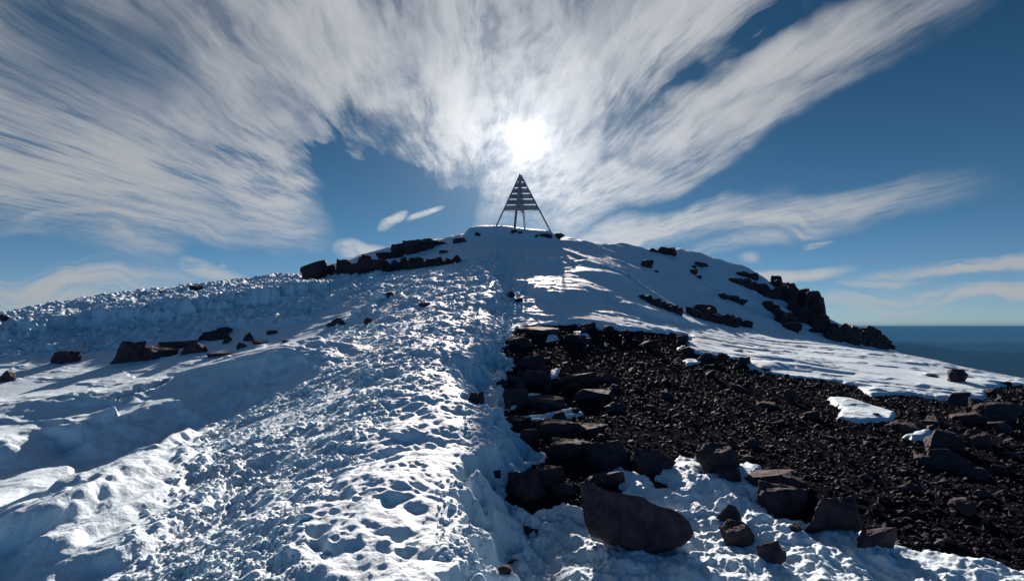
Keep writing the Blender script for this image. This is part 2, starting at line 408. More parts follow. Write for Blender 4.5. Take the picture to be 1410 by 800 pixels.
def mat_land():
    m, nt, b = new_mat('far_land')
    ge = nd(nt, 'ShaderNodeNewGeometry')
    n = nd(nt, 'ShaderNodeTexNoise'); n.inputs['Scale'].default_value = .0006; n.inputs['Detail'].default_value = 8
    nt.links.new(ge.outputs['Position'], n.inputs['Vector'])
    r = nd(nt, 'ShaderNodeValToRGB'); e = r.color_ramp.elements; e[0].position = .35; e[0].color = (.004, .007, .011, 1); e[1].position = .7; e[1].color = (.010, .016, .022, 1)
    nt.links.new(n.outputs['Fac'], r.inputs['Fac']); nt.links.new(r.outputs['Color'], b.inputs['Base Color'])
    b.inputs['Roughness'].default_value = 1; b.inputs['Specular IOR Level'].default_value = 0
    return m
LAND = mat_land()

# ------------------------------------------------------------------ mesh helpers
def mesh_np(name, V, quads=None, tris=None, smooth=True):
    me = bpy.data.meshes.new(name)
    me.vertices.add(len(V)); me.vertices.foreach_set('co', np.asarray(V, F).ravel())
    fs = []; st = []; nloop = 0
    if quads is not None and len(quads):
        fs.append(quads.ravel()); st.append(np.arange(len(quads)) * 4); nloop = len(quads) * 4
    if tris is not None and len(tris):
        fs.append(tris.ravel()); st.append(nloop + np.arange(len(tris)) * 3); nloop += len(tris) * 3
    me.loops.add(nloop); me.loops.foreach_set('vertex_index', np.concatenate(fs).astype(np.int32))
    s = np.concatenate(st).astype(np.int32); me.polygons.add(len(s)); me.polygons.foreach_set('loop_start', s)
    me.update(calc_edges=True)
    me.polygons.foreach_set('use_smooth', np.full(len(s), smooth, bool))
    me.validate(); me.update()
    return me
def link(name, me, mat=None, parent=None, **props):
    o = bpy.data.objects.new(name, me); COL.objects.link(o)
    if mat and me is not None and not me.materials: me.materials.append(mat)
    if parent: o.parent = parent
    for k, v in props.items(): o[k] = v
    return o

def polar(nth_front, r_list, half=54):
    a = np.radians(np.linspace(-half, half, nth_front))
    b = np.radians(np.linspace(half, 360 - half, 120)[1:-1])
    th = np.concatenate([a, b]); R = np.asarray(r_list)
    T, RR = np.meshgrid(th, R)
    X = (RR * np.sin(T)).ravel(); Y = (RR * np.cos(T)).ravel()
    n = len(th); m = len(R)
    i = np.arange(m - 1)[:, None] * n; j = np.arange(n)[None]; j2 = (j + 1) % n
    Q = np.stack([i + j, i + n + j, i + n + j2, i + j2], -1).reshape(-1, 4)
    return X, Y, Q
NEAR_R = [0.02, .3, .7, 1.2, 1.7]
QUAL = 1.0
rs = NEAR_R + list(np.exp(np.linspace(math.log(2.0), math.log(58), int(1200 * QUAL)))) + [60, 62, 65, 70, 76]
X, Y, Q = polar(int(1350 * QUAL), rs, 50)
print('snow verts', len(X))
def chunked(X, Y, n=300000):
    o = [terrain(X[i:i + n], Y[i:i + n]) for i in range(0, len(X), n)]
    return [np.concatenate([q[k] for q in o]) for k in range(3)]
ZS, ZG, GR = chunked(X, Y)
# the sheet dives under the outer flank at its rim
rr = np.hypot(X, Y); ZS = ZS - np.maximum(0, rr - 63) * .6
me = mesh_np('snow', np.stack([X, Y, ZS], 1), quads=Q)
at = me.attributes.new('grit', 'FLOAT', 'POINT'); at.data.foreach_set('value', GR.astype(F))
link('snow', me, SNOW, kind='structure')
del ZS, ZG, GR

# bare ground: near part of the mountain, down its flanks, out over the lowland to the horizon
rs = NEAR_R + list(np.exp(np.linspace(math.log(2.0), math.log(58), int(720 * QUAL)))) + list(np.exp(np.linspace(math.log(60), math.log(2600), 60))) + list(np.exp(np.linspace(math.log(2700), math.log(90000), 170)))
X, Y, Q = polar(int(900 * QUAL), rs, 50)
r = np.hypot(X, Y)
nearm = r < 75
Z = np.zeros(len(X))
xn, yn = X[nearm], Y[nearm]
Z[nearm] = chunked(xn, yn)[1]
fm = ~nearm
xf, yf, rf = X[fm], Y[fm], r[fm]
k = 76 / rf
zb = tps(xf * k, yf * k) - 17 * .55 - .002 * 17 * 17
fl = zb - (rf - 75) * .62 + 18 * fbm(xf * .01, yf * .01, 4, 91) * ss(60, 300, rf)
low = -1280 + 260 * ridged(xf / 9000, yf / 9000, 5, 95) * ss(3000, 9000, rf) + 620 * np.clip(fbm(xf / 16000 + 3, yf / 16000, 4, 97) + .15, 0, 1) * ss(5000, 20000, rf)
rim = ss(40000, 50000, rf)
midr = np.exp(-((rf - 26000 - 3500 * fbm(xf / 14000, yf / 14000, 2, 101)) / 3500) ** 2) * (560 + 420 * fbm(xf / 7000, yf / 7000, 5, 102))
midq = np.exp(-((rf - 15000 - 2500 * fbm(xf / 9000, yf / 9000, 2, 104)) / 1800) ** 2) * (300 + 360 * fbm(xf / 4500, yf / 4500, 5, 105))
far_z = low + np.maximum(midr, midq); rim_z = 0 + 150 * fbm(xf / 12000, yf / 12000, 5, 99)
Z[fm] = np.maximum(fl, far_z * (1 - rim) + np.minimum(rim_z, 52) * rim)
me = mesh_np('ground', np.stack([X, Y, Z], 1), quads=Q)
me.materials.append(GRAVEL); me.materials.append(LAND)
mi = (r[Q[:, 0]] > 300).astype(np.int32); me.polygons.foreach_set('material_index', mi)
link('ground', me, kind='structure')

# ------------------------------------------------------------------ rocks
def rock_bm(seed, n=16, bev=.05, cuts=2, amp=.035, box=.5, sub=True):
    """an angular broken stone inside the unit box (-.5..5, -.5...5, 0..1)"""
    rd = random.Random(seed); bm = bmesh.new()
    for i in range(n):
        v = Vector((rd.uniform(-1, 1), rd.uniform(-1, 1), rd.uniform(-1, 1)))
        e = v.normalized() * .5; c = Vector([max(-.5, min(.5, q * rd.uniform(.40, .62))) for q in v])
        bm.verts.new(e.lerp(c, box))
    bmesh.ops.convex_hull(bm, input=bm.verts)
    for v in [v for v in bm.verts if not v.link_faces]: bm.verts.remove(v)
    bmesh.ops.dissolve_limit(bm, angle_limit=math.radians(9), verts=bm.verts, edges=bm.edges)
    finish_rock(bm, seed, bev, cuts, amp)
    return bm
def finish_rock(bm, seed, bev, cuts, amp, normalise=True, size=1.0):
    if bev: bmesh.ops.bevel(bm, geom=list(bm.edges), offset=bev * size, segments=1, profile=.6, affect='EDGES', clamp_overlap=True)
    bmesh.ops.triangulate(bm, faces=bm.faces)
    for _ in range(cuts):
        long = [e for e in bm.edges if e.calc_length() > .07 * size]
        if long: bmesh.ops.subdivide_edges(bm, edges=long, cuts=1, use_grid_fill=False)
        bmesh.ops.triangulate(bm, faces=bm.faces)
    bm.normal_update()
    off = Vector((seed * 3.17 % 50, seed * 1.3 % 50, seed * .7 % 50))
    for v in bm.verts:
        p = v.co / size * 3 + off
        v.co += v.normal * (amp * size) * (mn.fractal(p, .9, 2.1, 3) + .45 * abs(mn.fractal(p * 3, .9, 2.1, 3)))
    if normalise:
        lo = [min(v.co[i] for v in bm.verts) for i in range(3)]; hi = [max(v.co[i] for v in bm.verts) for i in range(3)]
        for v in bm.verts:
            v.co = Vector([(v.co[0] - lo[0]) / (hi[0] - lo[0]) - .5, (v.co[1] - lo[1]) / (hi[1] - lo[1]) - .5, (v.co[2] - lo[2]) / (hi[2] - lo[2])])
    for f in bm.faces: f.smooth = False
def bm_mesh(bm, name, mat):
    me = bpy.data.meshes.new(name); bm.to_mesh(me); bm.free(); me.materials.append(mat); return me
PROTO = [bm_mesh(rock_bm(s, max(8, n - 3), .006, 4, .05, b + .15), 'rock', ROCK) for s, n, b in
         [(1, 14, .4), (2, 18, .5), (3, 12, .5), (4, 20, .3), (5, 13, .6), (6, 11, .5), (7, 22, .4), (8, 13, .3), (9, 15, .5), (10, 10, .6), (11, 16, .2), (12, 12, .5)]]
PROTO_FAR = []
for p in PROTO[:6]:
    q = p.copy(); q.materials.clear(); q.materials.append(ROCK_FAR); PROTO_FAR.append(q)
PP = math.hypot(1, 0)
def place(name, me, base, w, h, depth, rz=0, sink=.2, tilt=0, **props):
    o = bpy.data.objects.new(name, me); COL.objects.link(o)
    o.scale = (w, depth, h / (1 - sink)); o.rotation_euler = (tilt, 0, rz)
    o.location = base + Vector((0, depth * .35, -sink * h / (1 - sink)))
    for k, v in props.items(): o[k] = v
    return o
# (px, py of the base, width, height in picture pixels, shape, depth ratio, name, category, label)
ROCKS = [
 (84, 503, 31, 16, 0, 1.0, 'rock', 'rock', 'small rounded dark rock below the broken snow bank, left of the largest left-slope boulder'),
 (172, 504, 38, 27, 4, .9, 'boulder', 'boulder', 'largest dark boulder on the smooth snow of the left slope'),
 (209, 497, 46, 17, 3, 1.0, 'rock', 'rock', 'long low dark rock leaning against the right side of the largest left-slope boulder'),
 (263, 489, 29, 14, 6, 1.0, 'rock', 'rock', 'wedge-shaped dark rock just in front of the thin rock band on the left slope'),
 (292, 471, 40, 15, 2, 1.2, 'rock', 'rock', 'flat sloping dark slab, highest on the left snow slope, knob at its upper end'),
 (307, 461, 18, 9, 1, 1.0, 'rock', 'rock', 'small dark knob of rock on the upper end of the flat sloping slab'),
 (245, 480, 58, 9, 8, 1.0, 'rock_band', 'rock', 'thin dark band of rock in the snow between the left-slope boulders and small rocks'),
 (312, 474, 15, 9, 5, 1.0, 'rock', 'rock', 'small dark rock at the right end of the thin rock band'),
 (341, 471, 15, 11, 7, 1.0, 'rock', 'rock', 'small upright dark rock at the right end of the left-slope rocks'),
 (331, 482, 15, 9, 9, 1.0, 'rock', 'rock', 'small dark rock just below the upright one on the left slope'),
 (356, 474, 24, 4, 3, 1.0, 'rock', 'rock', 'very flat dark rock right of the small upright rock on the left slope'),
 (303, 491, 36, 5, 10, 1.0, 'rock', 'rock', 'lowest flat dark stone of the left-slope rocks, below the band'),
 (373, 461, 13, 5, 0, 1.0, 'rock', 'rock', 'tiny dark rock tip in smooth snow at the far right of the left-slope rocks'),
 (392, 472, 12, 3, 2, 1.0, 'rock', 'rock', 'thin dark stone flush with the snow right of the left-slope rocks'),
 (5, 528, 15, 14, 6, 1.0, 'rock', 'rock', 'dark rock cut by the left edge of the picture on the smooth snow'),
 (461, 450, 27, 10, 11, 1.0, 'rock', 'rock', 'dark dome-shaped rock alone on smooth snow left of the trodden path'),
 (506, 447, 13, 8, 5, 1.0, 'rock', 'rock', 'small dark stone in lumpy snow right of the dome-shaped rock'),
 (534, 411, 16, 7, 1, 1.0, 'rock', 'rock', 'dark stone poking out of the snow bank beside a white block of snow'),
 (583, 424, 16, 7, 8, 1.0, 'rock', 'rock', 'small dark stone on the sunny trodden snow in the middle of the path'),
 (265, 399, 22, 5, 3, 1.0, 'rock', 'rock', 'flat dark rock on the left skyline of the snow bank'),
 (221, 405, 11, 4, 0, 1.0, 'rock', 'rock', 'tiny dark rock on the left skyline left of the flat one'),
 (1, 443, 14, 8, 2, 1.0, 'rock', 'rock', 'dark rock on the skyline at the left edge of the picture'),
 (702, 411, 14, 8, 5, 1.0, 'rock', 'rock', 'upper of two small dark stones in the shaded gully right of the path'),
 (713, 417, 14, 6, 9, 1.0, 'rock', 'rock', 'lower of two small dark stones in the shaded gully right of the path'),
 (653, 558, 25, 14, 4, 1.0, 'rock', 'rock', 'dark rock in the snow gully at the foot of the white path wall'),
 (692, 533, 16, 9, 7, 1.0, 'rock', 'rock', 'small dark rock in the gully left of the stacked blocks at the scree edge'),
 (709, 531, 22, 13, 0, 1.0, 'rock', 'rock', 'rounded dark rock at the left edge of the scree above the gully'),
 (684, 658, 11, 9, 3, 1.0, 'rock', 'rock', 'small black stone in a hole in the snow beside the near path wall'),
 (694, 792, 24, 8, 6, 1.0, 'rock', 'rock', 'dark stone under thin snow at the bottom edge of the picture beside the path wall'),
 (706, 776, 16, 5, 9, 1.0, 'rock', 'rock', 'small dark stone showing through shaded snow at the foot of the near path wall'),
 (733, 738, 58, 9, 3, 1.0, 'rock', 'rock', 'flat brown-black rock strip melted out of the snow left of the big slab boulder'),
 # blocks at the near edge of the scree
 (728, 696, 60, 44, 4, .9, 'boulder', 'boulder', 'squarish dark boulder left of the big slab boulder in the foreground snow'),
 (757, 672, 42, 30, 1, .9, 'boulder', 'boulder', 'dark rounded boulder directly behind the squarish foreground boulder'),
 (779, 686, 38, 14, 10, 1.0, 'rock', 'rock', 'low flat rock wedged between the squarish boulder and the big slab boulder'),
 (830, 672, 64, 24, 9, 1.0, 'boulder', 'boulder', 'long low dark boulder lying just behind the top edge of the big slab boulder'),
 (844, 650, 70, 38, 4, .9, 'boulder', 'boulder', 'wide flat-topped dark block at the near scree edge, left of the pointed block'),
 (788, 634, 62, 26, 1, .9, 'boulder', 'boulder', 'dark block at the left near corner of the scree above the snow tongue'),
 (1000, 652, 66, 38, 6, .9, 'boulder', 'boulder', 'broad pyramid-like dark boulder above the notch in the foreground snow'),
 (1008, 665, 30, 14, 0, 1.0, 'rock', 'rock', 'small dark rock under the broad pyramid-like boulder'),
 (1004, 724, 34, 22, 11, 1.0, 'rock', 'rock', 'rounded dark rock in the snow right of the big slab boulder'),
 (1024, 757, 50, 34, 6, 1.0, 'boulder', 'boulder', 'dark craggy rock directly below the rounded one in the foreground snow'),
 (1064, 778, 36, 24, 8, 1.0, 'rock', 'rock', 'near-black low rock at the right end of the foreground rock group in the snow'),
 (1098, 732, 15, 6, 3, 1.0, 'rock', 'rock', 'tiny dark stone in the shaded foreground snow below the cracked slab'),
 (1088, 717, 70, 46, 1, .8, 'boulder', 'boulder', 'cracked dark slab at the snow edge, left half of the split pair'),
 (1152, 738, 78, 50, 4, .8, 'boulder', 'boulder', 'cracked dark slab at the snow edge, right half of the split pair'),
 (1070, 676, 84, 24, 3, 1.0, 'boulder', 'boulder', 'long dark ledge lying above the cracked slab at the scree edge'),
 (1205, 756, 66, 30, 9, 1.0, 'boulder', 'boulder', 'low dark ledge right of the cracked pair where the scree meets the snow'),
 # upper left of the scree
 (735, 536, 50, 28, 4, .9, 'boulder', 'boulder', 'smooth dark block at the left scree edge, in the middle of the stacked blocks'),
 (729, 510, 46, 24, 9, .9, 'boulder', 'boulder', 'dark block at the left edge of the scree, uppermost of the stacked blocks'),
 (710, 566, 38, 32, 1, .9, 'boulder', 'boulder', 'upright dark boulder at the left edge of the scree beside the snow gully'),
 (748, 564, 66, 17, 3, 1.0, 'boulder', 'boulder', 'long flat dark rock right of the upright boulder, just above a thin strip of snow'),
 (712, 592, 42, 18, 8, 1.0, 'rock', 'rock', 'low dark rock below the thin strip of snow at the left scree edge'),
 (728, 610, 30, 18, 0, 1.0, 'rock', 'rock', 'small dark rock at the tip of the snow tongue by the near scree corner'),
 (742, 462, 62, 13, 3, 1.0, 'boulder', 'boulder', 'long flat dark rock at the top left corner of the scree'),
 (806, 456, 34, 12, 9, 1.0, 'rock', 'rock', 'low dark rock on the top edge of the scree right of the long flat one'),
 (838, 460, 16, 11, 5, 1.0, 'rock', 'rock', 'small pointed rock on the top edge of the scree'),
 (790, 476, 54, 16, 2, 1.0, 'boulder', 'boulder', 'tilted dark slab just below the top edge of the scree'),
 (716, 480, 40, 18, 6, 1.0, 'boulder', 'boulder', 'dark mound-shaped boulder at the upper left corner of the scree'),
 (792, 530, 62, 18, 9, 1.0, 'boulder', 'boulder', 'broad low rock in the scree right of the stacked blocks'),
 (836, 528, 34, 14, 7, 1.0, 'rock', 'rock', 'knobbly dark rock in the scree right of the broad low rock'),
 (815, 556, 68, 20, 4, 1.0, 'boulder', 'boulder', 'wide smooth low boulder in the left middle of the scree'),
 (770, 604, 52, 24, 1, 1.0, 'boulder', 'boulder', 'large dull block in the scree above the near left corner'),
 (812, 602, 56, 18, 8, 1.0, 'boulder', 'boulder', 'low dull rock right of the large block in the lower left scree'),
 # upper right edge of the scree
 (972, 500, 26, 14, 11, 1.0, 'rock', 'rock', 'rounded rock at the snow edge, left of three dark rocks in a row'),
 (998, 500, 18, 13, 5, 1.0, 'rock', 'rock', 'pointed rock at the snow edge, middle of three dark rocks in a row'),
 (1025, 506, 24, 14, 4, 1.0, 'rock', 'rock', 'blocky rock at the snow edge, right of three dark rocks in a row'),
 (948, 489, 24, 12, 6, 1.0, 'rock', 'rock', 'jagged dark rock on the corner of the scree that juts into the snow'),
 (942, 474, 18, 13, 1, 1.0, 'rock', 'rock', 'dark rock at the far upper right corner of the scree'),
 (1055, 511, 16, 5, 3, 1.0, 'rock', 'rock', 'small flat stone on the snow just right of the three dark rocks'),
 (1010, 451, 18, 3, 3, 1.0, 'rock', 'rock', 'thin dark stone in the sunlit snow tongue below the shaded slope'),
 (1019, 485, 20, 3, 8, 1.0, 'rock', 'rock', 'thin dark stone in the sunlit snow above the three rocks'),
 (1322, 528, 28, 15, 6, 1.0, 'rock', 'rock', 'dark rock alone on the sunlit snow near the right end of the tongue'),
 (1286, 519, 20, 4, 2, 1.0, 'rock', 'rock', 'small flat dark rock left of the lone rock on the right of the snow tongue'),
 (1328, 550, 20, 8, 0, 1.0, 'rock', 'rock', 'small dark rock half buried at the tip of the sunlit snow tongue'),
 (1094, 560, 18, 22, 5, 1.0, 'rock', 'rock', 'upright narrow rock in the middle of the scree left of the oval snow patch'),
 (1062, 563, 30, 9, 3, 1.0, 'rock', 'rock', 'low grey-lit rock in the upper middle of the scree'),
 (1116, 578, 30, 13, 9, 1.0, 'rock', 'rock', 'low dark rock just left of the oval snow patch'),
 (1255, 598, 42, 16, 3, 1.0, 'boulder', 'boulder', 'flat dark boulder between the oval snow patch and the tiny snow patch'),
 (1304, 628, 62, 36, 4, 1.0, 'boulder', 'boulder', 'large dark boulder right of the tiny snow patch'),
 (1340, 660, 78, 34, 11, 1.0, 'boulder', 'boulder', 'largest rounded boulder in the right part of the scree'),
 (1288, 646, 54, 20, 8, 1.0, 'boulder', 'boulder', 'low dark boulder left of the largest rounded boulder on the right'),
 (1358, 620, 38, 26, 6, 1.0, 'boulder', 'boulder', 'dark boulder with a pale lit top near the right edge, above the largest one'),
 (1388, 590, 60, 38, 1, 1.0, 'boulder', 'boulder', 'black boulder against the right edge of the picture'),
 (1340, 585, 50, 16, 3, 1.0, 'boulder', 'boulder', 'flat tilted slab above the right-hand boulders'),
 (1298, 590, 40, 14, 2, 1.0, 'boulder', 'boulder', 'low slab right of the oval snow patch at the foot of the snow tongue'),
 (1388, 534, 12, 7, 5, 1.0, 'rock', 'rock', 'small pointed rock on the scree skyline at the right'),
 # summit
 (708, 322, 9, 5, 1, 1.0, 'rock', 'rock', 'small dark stone at the foot of the front leg of the summit tripod'),
 (716, 322, 7, 3, 3, 1.0, 'rock', 'rock', 'tiny dark stone between the two middle tripod legs'),
 (752, 328, 17, 6, 6, 1.0, 'rock', 'rock', 'low dark rock just left of the right tripod leg'),
 (769, 331, 18, 9, 5, 1.0, 'rock', 'rock', 'dark pointed rock just right of the right tripod leg'),
 (739, 327, 5, 3, 0, 1.0, 'rock', 'rock', 'tiny stone on the summit snow left of the low dark rock'),
 (657, 326, 10, 5, 2, 1.0, 'rock', 'rock', 'small dark rock in shaded snow left below the summit tripod'),
 (635, 335, 24, 8, 8, 1.0, 'rock', 'rock', 'dark rock in the shaded snow between the tripod and the left outcrop'),
 (610, 349, 12, 4, 3, 1.0, 'rock', 'rock', 'small flat dark rock in snow above the right end of the rock band'),
 # second ridge
 (892, 370, 17, 10, 6, 1.0, 'rock', 'rock', 'lone dark rock on the shaded snow slope right of the summit'),
 (904, 376, 6, 3, 0, 1.0, 'rock', 'rock', 'tiny rock just right of the lone dark rock on the shaded slope'),
 (917, 353, 32, 11, 4, 1.0, 'rock', 'rock', 'dark humped rock on the skyline right of the summit'),
 (899, 348, 14, 5, 2, 1.0, 'rock', 'rock', 'low rock on the skyline at the left foot of the humped one'),
 (968, 368, 20, 7, 3, 1.0, 'rock', 'rock', 'low dark rock near the right skyline above the two small round rocks'),
 (957, 380, 10, 8, 1, 1.0, 'rock', 'rock', 'upper of two small round rocks high on the shaded slope'),
 (963, 385, 7, 5, 5, 1.0, 'rock', 'rock', 'lower of two small round rocks high on the shaded slope'),
 (957, 371, 6, 5, 7, 1.0, 'rock', 'rock', 'tiny rock between the low skyline rock and the two small round rocks'),
]
bases = cast([(r[0], r[1] - .15 * r[3]) for r in ROCKS])
for r, b in zip(ROCKS, bases):
    px, py, w, h, s, dr, name, cat, lab = r
    k = b.y / FPX
    ww, hh = w * k * 1.06, h * k * 1.12
    if px > 696 and py > 455 and 'boulder' in cat: hh *= .74; ww *= .94
    elif 696 < px < 1300 and 455 < py < 625: ww *= .88; hh *= .8
    farr = b.y > 26
    me = (PROTO_FAR[s % 6] if farr else PROTO[s])
    place(name, me, b, ww, hh, max(ww * .8, hh) * dr, random.uniform(-.15, .15) + (math.pi if random.random() < .5 else 0), .32, 0, label=lab, category=cat)

# big slabs whose outline the photograph shows, given their own thickness
def slab(name, outline, thick, lean, d0, seed, mat, amp=.02, **props):
    c = cast([(sum(p[0] for p in outline) / len(outline), max(p[1] for p in outline) - 4)])[0] if d0 is None else Vector((0, d0, 0))
    D = c.y; bm = bmesh.new(); y1 = max(p[1] for p in outline); y0 = min(p[1] for p in outline)
    rd = random.Random(seed); n = len(outline)
    mx_ = sum(p[0] for p in outline) / n; my_ = sum(p[1] for p in outline) / n
    fr, bk = [], []
    for (px, py) in outline:
        f = (y1 - py) / (y1 - y0)
        fr.append(bm.verts.new(Vector(at_d(px, py, D + lean * f))))
        q = Vector(at_d(mx_ + (px - mx_) * .86, my_ + (py - my_) * .80, D + lean * f)); q.y += thick * rd.uniform(.8, 1.1); q.z -= .16 + .05 * f
        bk.append(bm.verts.new(q))
    bm.faces.new(fr); bm.faces.new(bk[::-1])
    for i in range(n): bm.faces.new((fr[i], bk[i], bk[(i + 1) % n], fr[(i + 1) % n]))
    bmesh.ops.recalc_face_normals(bm, faces=bm.faces)
    o0 = sum((v.co for v in bm.verts), Vector()) / len(bm.verts)
    lo = min(v.co.z for v in bm.verts); o0.z = lo
    for v in bm.verts: v.co -= o0
    finish_rock(bm, seed, .004, 5, amp * 1.8, False, .6)
    me = bm_mesh(bm, name, mat); ob = link(name, me, **props); ob.location = o0 - Vector((0, 0, .015))
    return ob
Z5 = lambda L: [(640 + x / 3.525, 580 + y / 3.525) for x, y in L]
slab('boulder', Z5([(560, 290), (600, 280), (700, 330), (830, 350), (950, 400), (1040, 440), (1085, 480), (1110, 530), (1062, 590), (960, 610), (900, 640), (800, 610), (700, 545), (600, 475), (573, 420)]),
     .26, .16, None, 21, ROCK, label='big dark slab boulder with a flat face and sloping top, lying in the foreground snow', category='boulder')
slab('boulder', [(873, 612), (905, 618), (932, 634), (926, 640), (910, 655), (902, 658), (893, 656), (882, 644), (872, 622)],
     .3, .2, None, 22, ROCK, label='downward-pointing triangular dark block at the near scree edge beside the wide flat-topped block', category='boulder')

# outcrops: one craggy mass each, built of overlapping blocks
def outcrop(name, pts, label, far=True, depth=1.0, seed=0):
    """pts: (px, py base, w, h) blocks"""
    bs = cast([(p[0], p[1] - .1 * p[3]) for p in pts]); bm = bmesh.new()
    dm = sorted(b.y for b in bs)[len(bs) // 2]
    org = sum(bs, Vector()) / len(bs)
    o_ = sorted(range(len(bs)), key=lambda q: abs(bs[q].y - dm)); done = [o_[0]]
    for i in o_[1:]:
        j = min(done, key=lambda q: (pts[q][0] - pts[i][0]) ** 2 + (pts[q][1] - pts[i][1]) ** 2)
        lim = .7 + .06 * math.hypot(pts[j][0] - pts[i][0], pts[j][1] - pts[i][1])
        bs[i] = bs[i] * ((bs[j].y + min(lim, max(-lim, bs[i].y - bs[j].y))) / bs[i].y); done.append(i)
    jobs = [(b, p[2] * b.y / FPX, p[3] * b.y / FPX, 0) for p, b in zip(pts, bs)]
    for i in range(1, len(pts)):      # masonry between neighbours, so the outcrop is one mass
        j = min(range(i), key=lambda q: (bs[q] - bs[i]).length)
        jobs.append(((bs[i] + bs[j]) / 2, (jobs[i][1] + jobs[j][1]) * .42, (jobs[i][2] + jobs[j][2]) * .36, (bs[i] - bs[j])))
    for i, (b, w, h, ln) in enumerate(jobs):
        t = rock_bm(seed * 31 + i * 7 + 100, 14, .02, 2, .07, .6)
        M = Matrix.Translation(b + Vector((0, max(w, h) * .3 * depth, -.28 * h)) - org) @ Matrix.Rotation(random.uniform(-.3, .3), 4, 'Z') @ Matrix.Diagonal((max(w * 1.25, abs(ln.x) * 1.3 if ln else 0), max(max(w, h) * .9 * depth, abs(ln.y) * 1.6 if ln else 0), max(h * 1.42, abs(ln.z) * 1.5 if ln else 0), 1))
        t.transform(M)
        tm = bpy.data.meshes.new('t'); t.to_mesh(tm); t.free(); bm.from_mesh(tm); bpy.data.meshes.remove(tm)
    for f in bm.faces: f.smooth = False
    me = bm_mesh(bm, name, ROCK_FAR if far else ROCK)
    o = link(name, me, label=label, category='outcrop'); o.location = org
    return o
def band(line, n, w, h, jit=.35, seed=1):
    """blocks strung along a picture line; h may be (start, end)"""
    rd = random.Random(seed); o = []
    L = [0]
    for a, b in zip(line, line[1:]): L.append(L[-1] + math.hypot(b[0] - a[0], b[1] - a[1]))
    for i in range(n):
        s = L[-1] * (i + .5) / n
        j = max(k for k in range(len(L) - 1) if L[k] <= s); f = (s - L[j]) / (L[j + 1] - L[j])
        x = line[j][0] + f * (line[j + 1][0] - line[j][0]); y = line[j][1] + f * (line[j + 1][1] - line[j][1])
        q = rd.uniform(1 - jit, 1 + jit); hh = h[0] + (h[1] - h[0]) * (i / max(1, n - 1)) if isinstance(h, tuple) else h
        o.append((x + rd.uniform(-1, 1) * w * .15, y + rd.uniform(-1, 1), w * q, hh * rd.uniform(1 - jit, 1 + jit)))
    return o
outcrop('boulder', [(430, 385, 31, 23), (440, 385, 16, 15)], 'big squarish dark boulder at the left end of the skyline rocks', seed=1)['category'] = 'boulder'
outcrop('rock', [(454, 381, 12, 14)], 'narrow dark rock between the squarish boulder and the peaked rock on the left skyline', seed=2)['category'] = 'rock'
outcrop('rock', [(471, 379, 18, 19), (478, 378, 20, 12)], 'peaked dark rock third from the left in the skyline row', seed=3)['category'] = 'rock'
outcrop('rock_outcrop', [(500, 378, 27, 24), (512, 377, 28, 18), (490, 378, 20, 12)], 'tall dark block of rock left of centre in the skyline row, above the low band', seed=4)
outcrop('rock_outcrop', band([(515, 377), (560, 372), (600, 367), (632, 363)], 13, 15, (14, 7), seed=5) + [(629, 361, 13, 9)], 'long low dark rock band running right from the skyline rocks towards the path', seed=5)
outcrop('rock_outcrop', [(528, 358, 20, 9), (545, 356, 22, 6), (550, 351, 24, 13), (538, 356, 14, 8)], 'dark rock ledge above the low band, left of the snowy notch', seed=6)
outcrop('rock_outcrop', [(570, 352, 26, 18), (585, 347, 24, 17), (575, 340, 26, 9), (590, 337, 14, 7)], 'highest dark rock mass of the left skyline, below the summit snow', seed=7)
outcrop('rock_outcrop', [(602, 338, 16, 6), (608, 337, 12, 4)], 'small dark rock patch right of the highest left rock mass', seed=8)
# right ridge
outcrop('rock_outcrop', [(1024, 382, 16, 7), (1034, 385, 18, 8), (1041, 386, 9, 5)], 'small separate rock ledge high on the right ridge, above the long diagonal cliff', seed=9)
outcrop('rock_pinnacle', [(1069, 396, 8, 14), (1074, 396, 8, 14), (1066, 397, 9, 9), (1071, 401, 16, 12)], 'short twin-topped rock tower standing on the right ridge skyline', seed=10)
outcrop('rock_outcrop', band([(1010, 389), (1040, 402), (1062, 412), (1085, 418)], 8, 18, (8, 17), seed=11), 'long diagonal brown cliff band dropping right across the shaded ridge', seed=11)
outcrop('cliff', [(1080, 408, 16, 16), (1090, 414, 20, 20), (1100, 424, 22, 26), (1112, 436, 24, 32), (1124, 444, 22, 36), (1134, 452, 16, 36), (1132, 462, 18, 24), (1104, 445, 20, 20), (1116, 456, 22, 18), (1095, 432, 16, 16), (1128, 466, 20, 12)],
        'steep brown cliff ending in a vertical edge on the right ridge skyline', seed=12)
outcrop('rock_outcrop', [(1058, 424, 14, 8), (1068, 432, 20, 10), (1078, 440, 14, 10), (1084, 452, 24, 17), (1090, 461, 18, 12), (1078, 445, 12, 8), (1066, 428, 10, 6)], 'broken rock spur between snow patches below the diagonal cliff band', seed=13)
outcrop('rock_outcrop', [(1098, 440, 12, 10), (1104, 446, 14, 10)], 'small rock step between the broken spur and the steep cliff', seed=14)
outcrop('rock_outcrop', [(1000, 413, 14, 6), (1010, 416, 18, 8), (1022, 421, 14, 8), (993, 408, 8, 3)], 'short slanting rock ledge alone in the middle of the shaded ridge slope', seed=15)
outcrop('rock_outcrop', band([(884, 413), (905, 423), (925, 430), (940, 435)], 9, 12, 8, seed=16), 'low dark rock band at the upper left edge of the sunlit snow tongue', seed=16)
outcrop('rock_outcrop', band([(950, 435), (975, 443), (1005, 449), (1035, 453)], 11, 14, (15, 7), seed=17) + [(962, 430, 12, 8)], 'larger dark rock band right of the first, along the top of the snow tongue', seed=17)
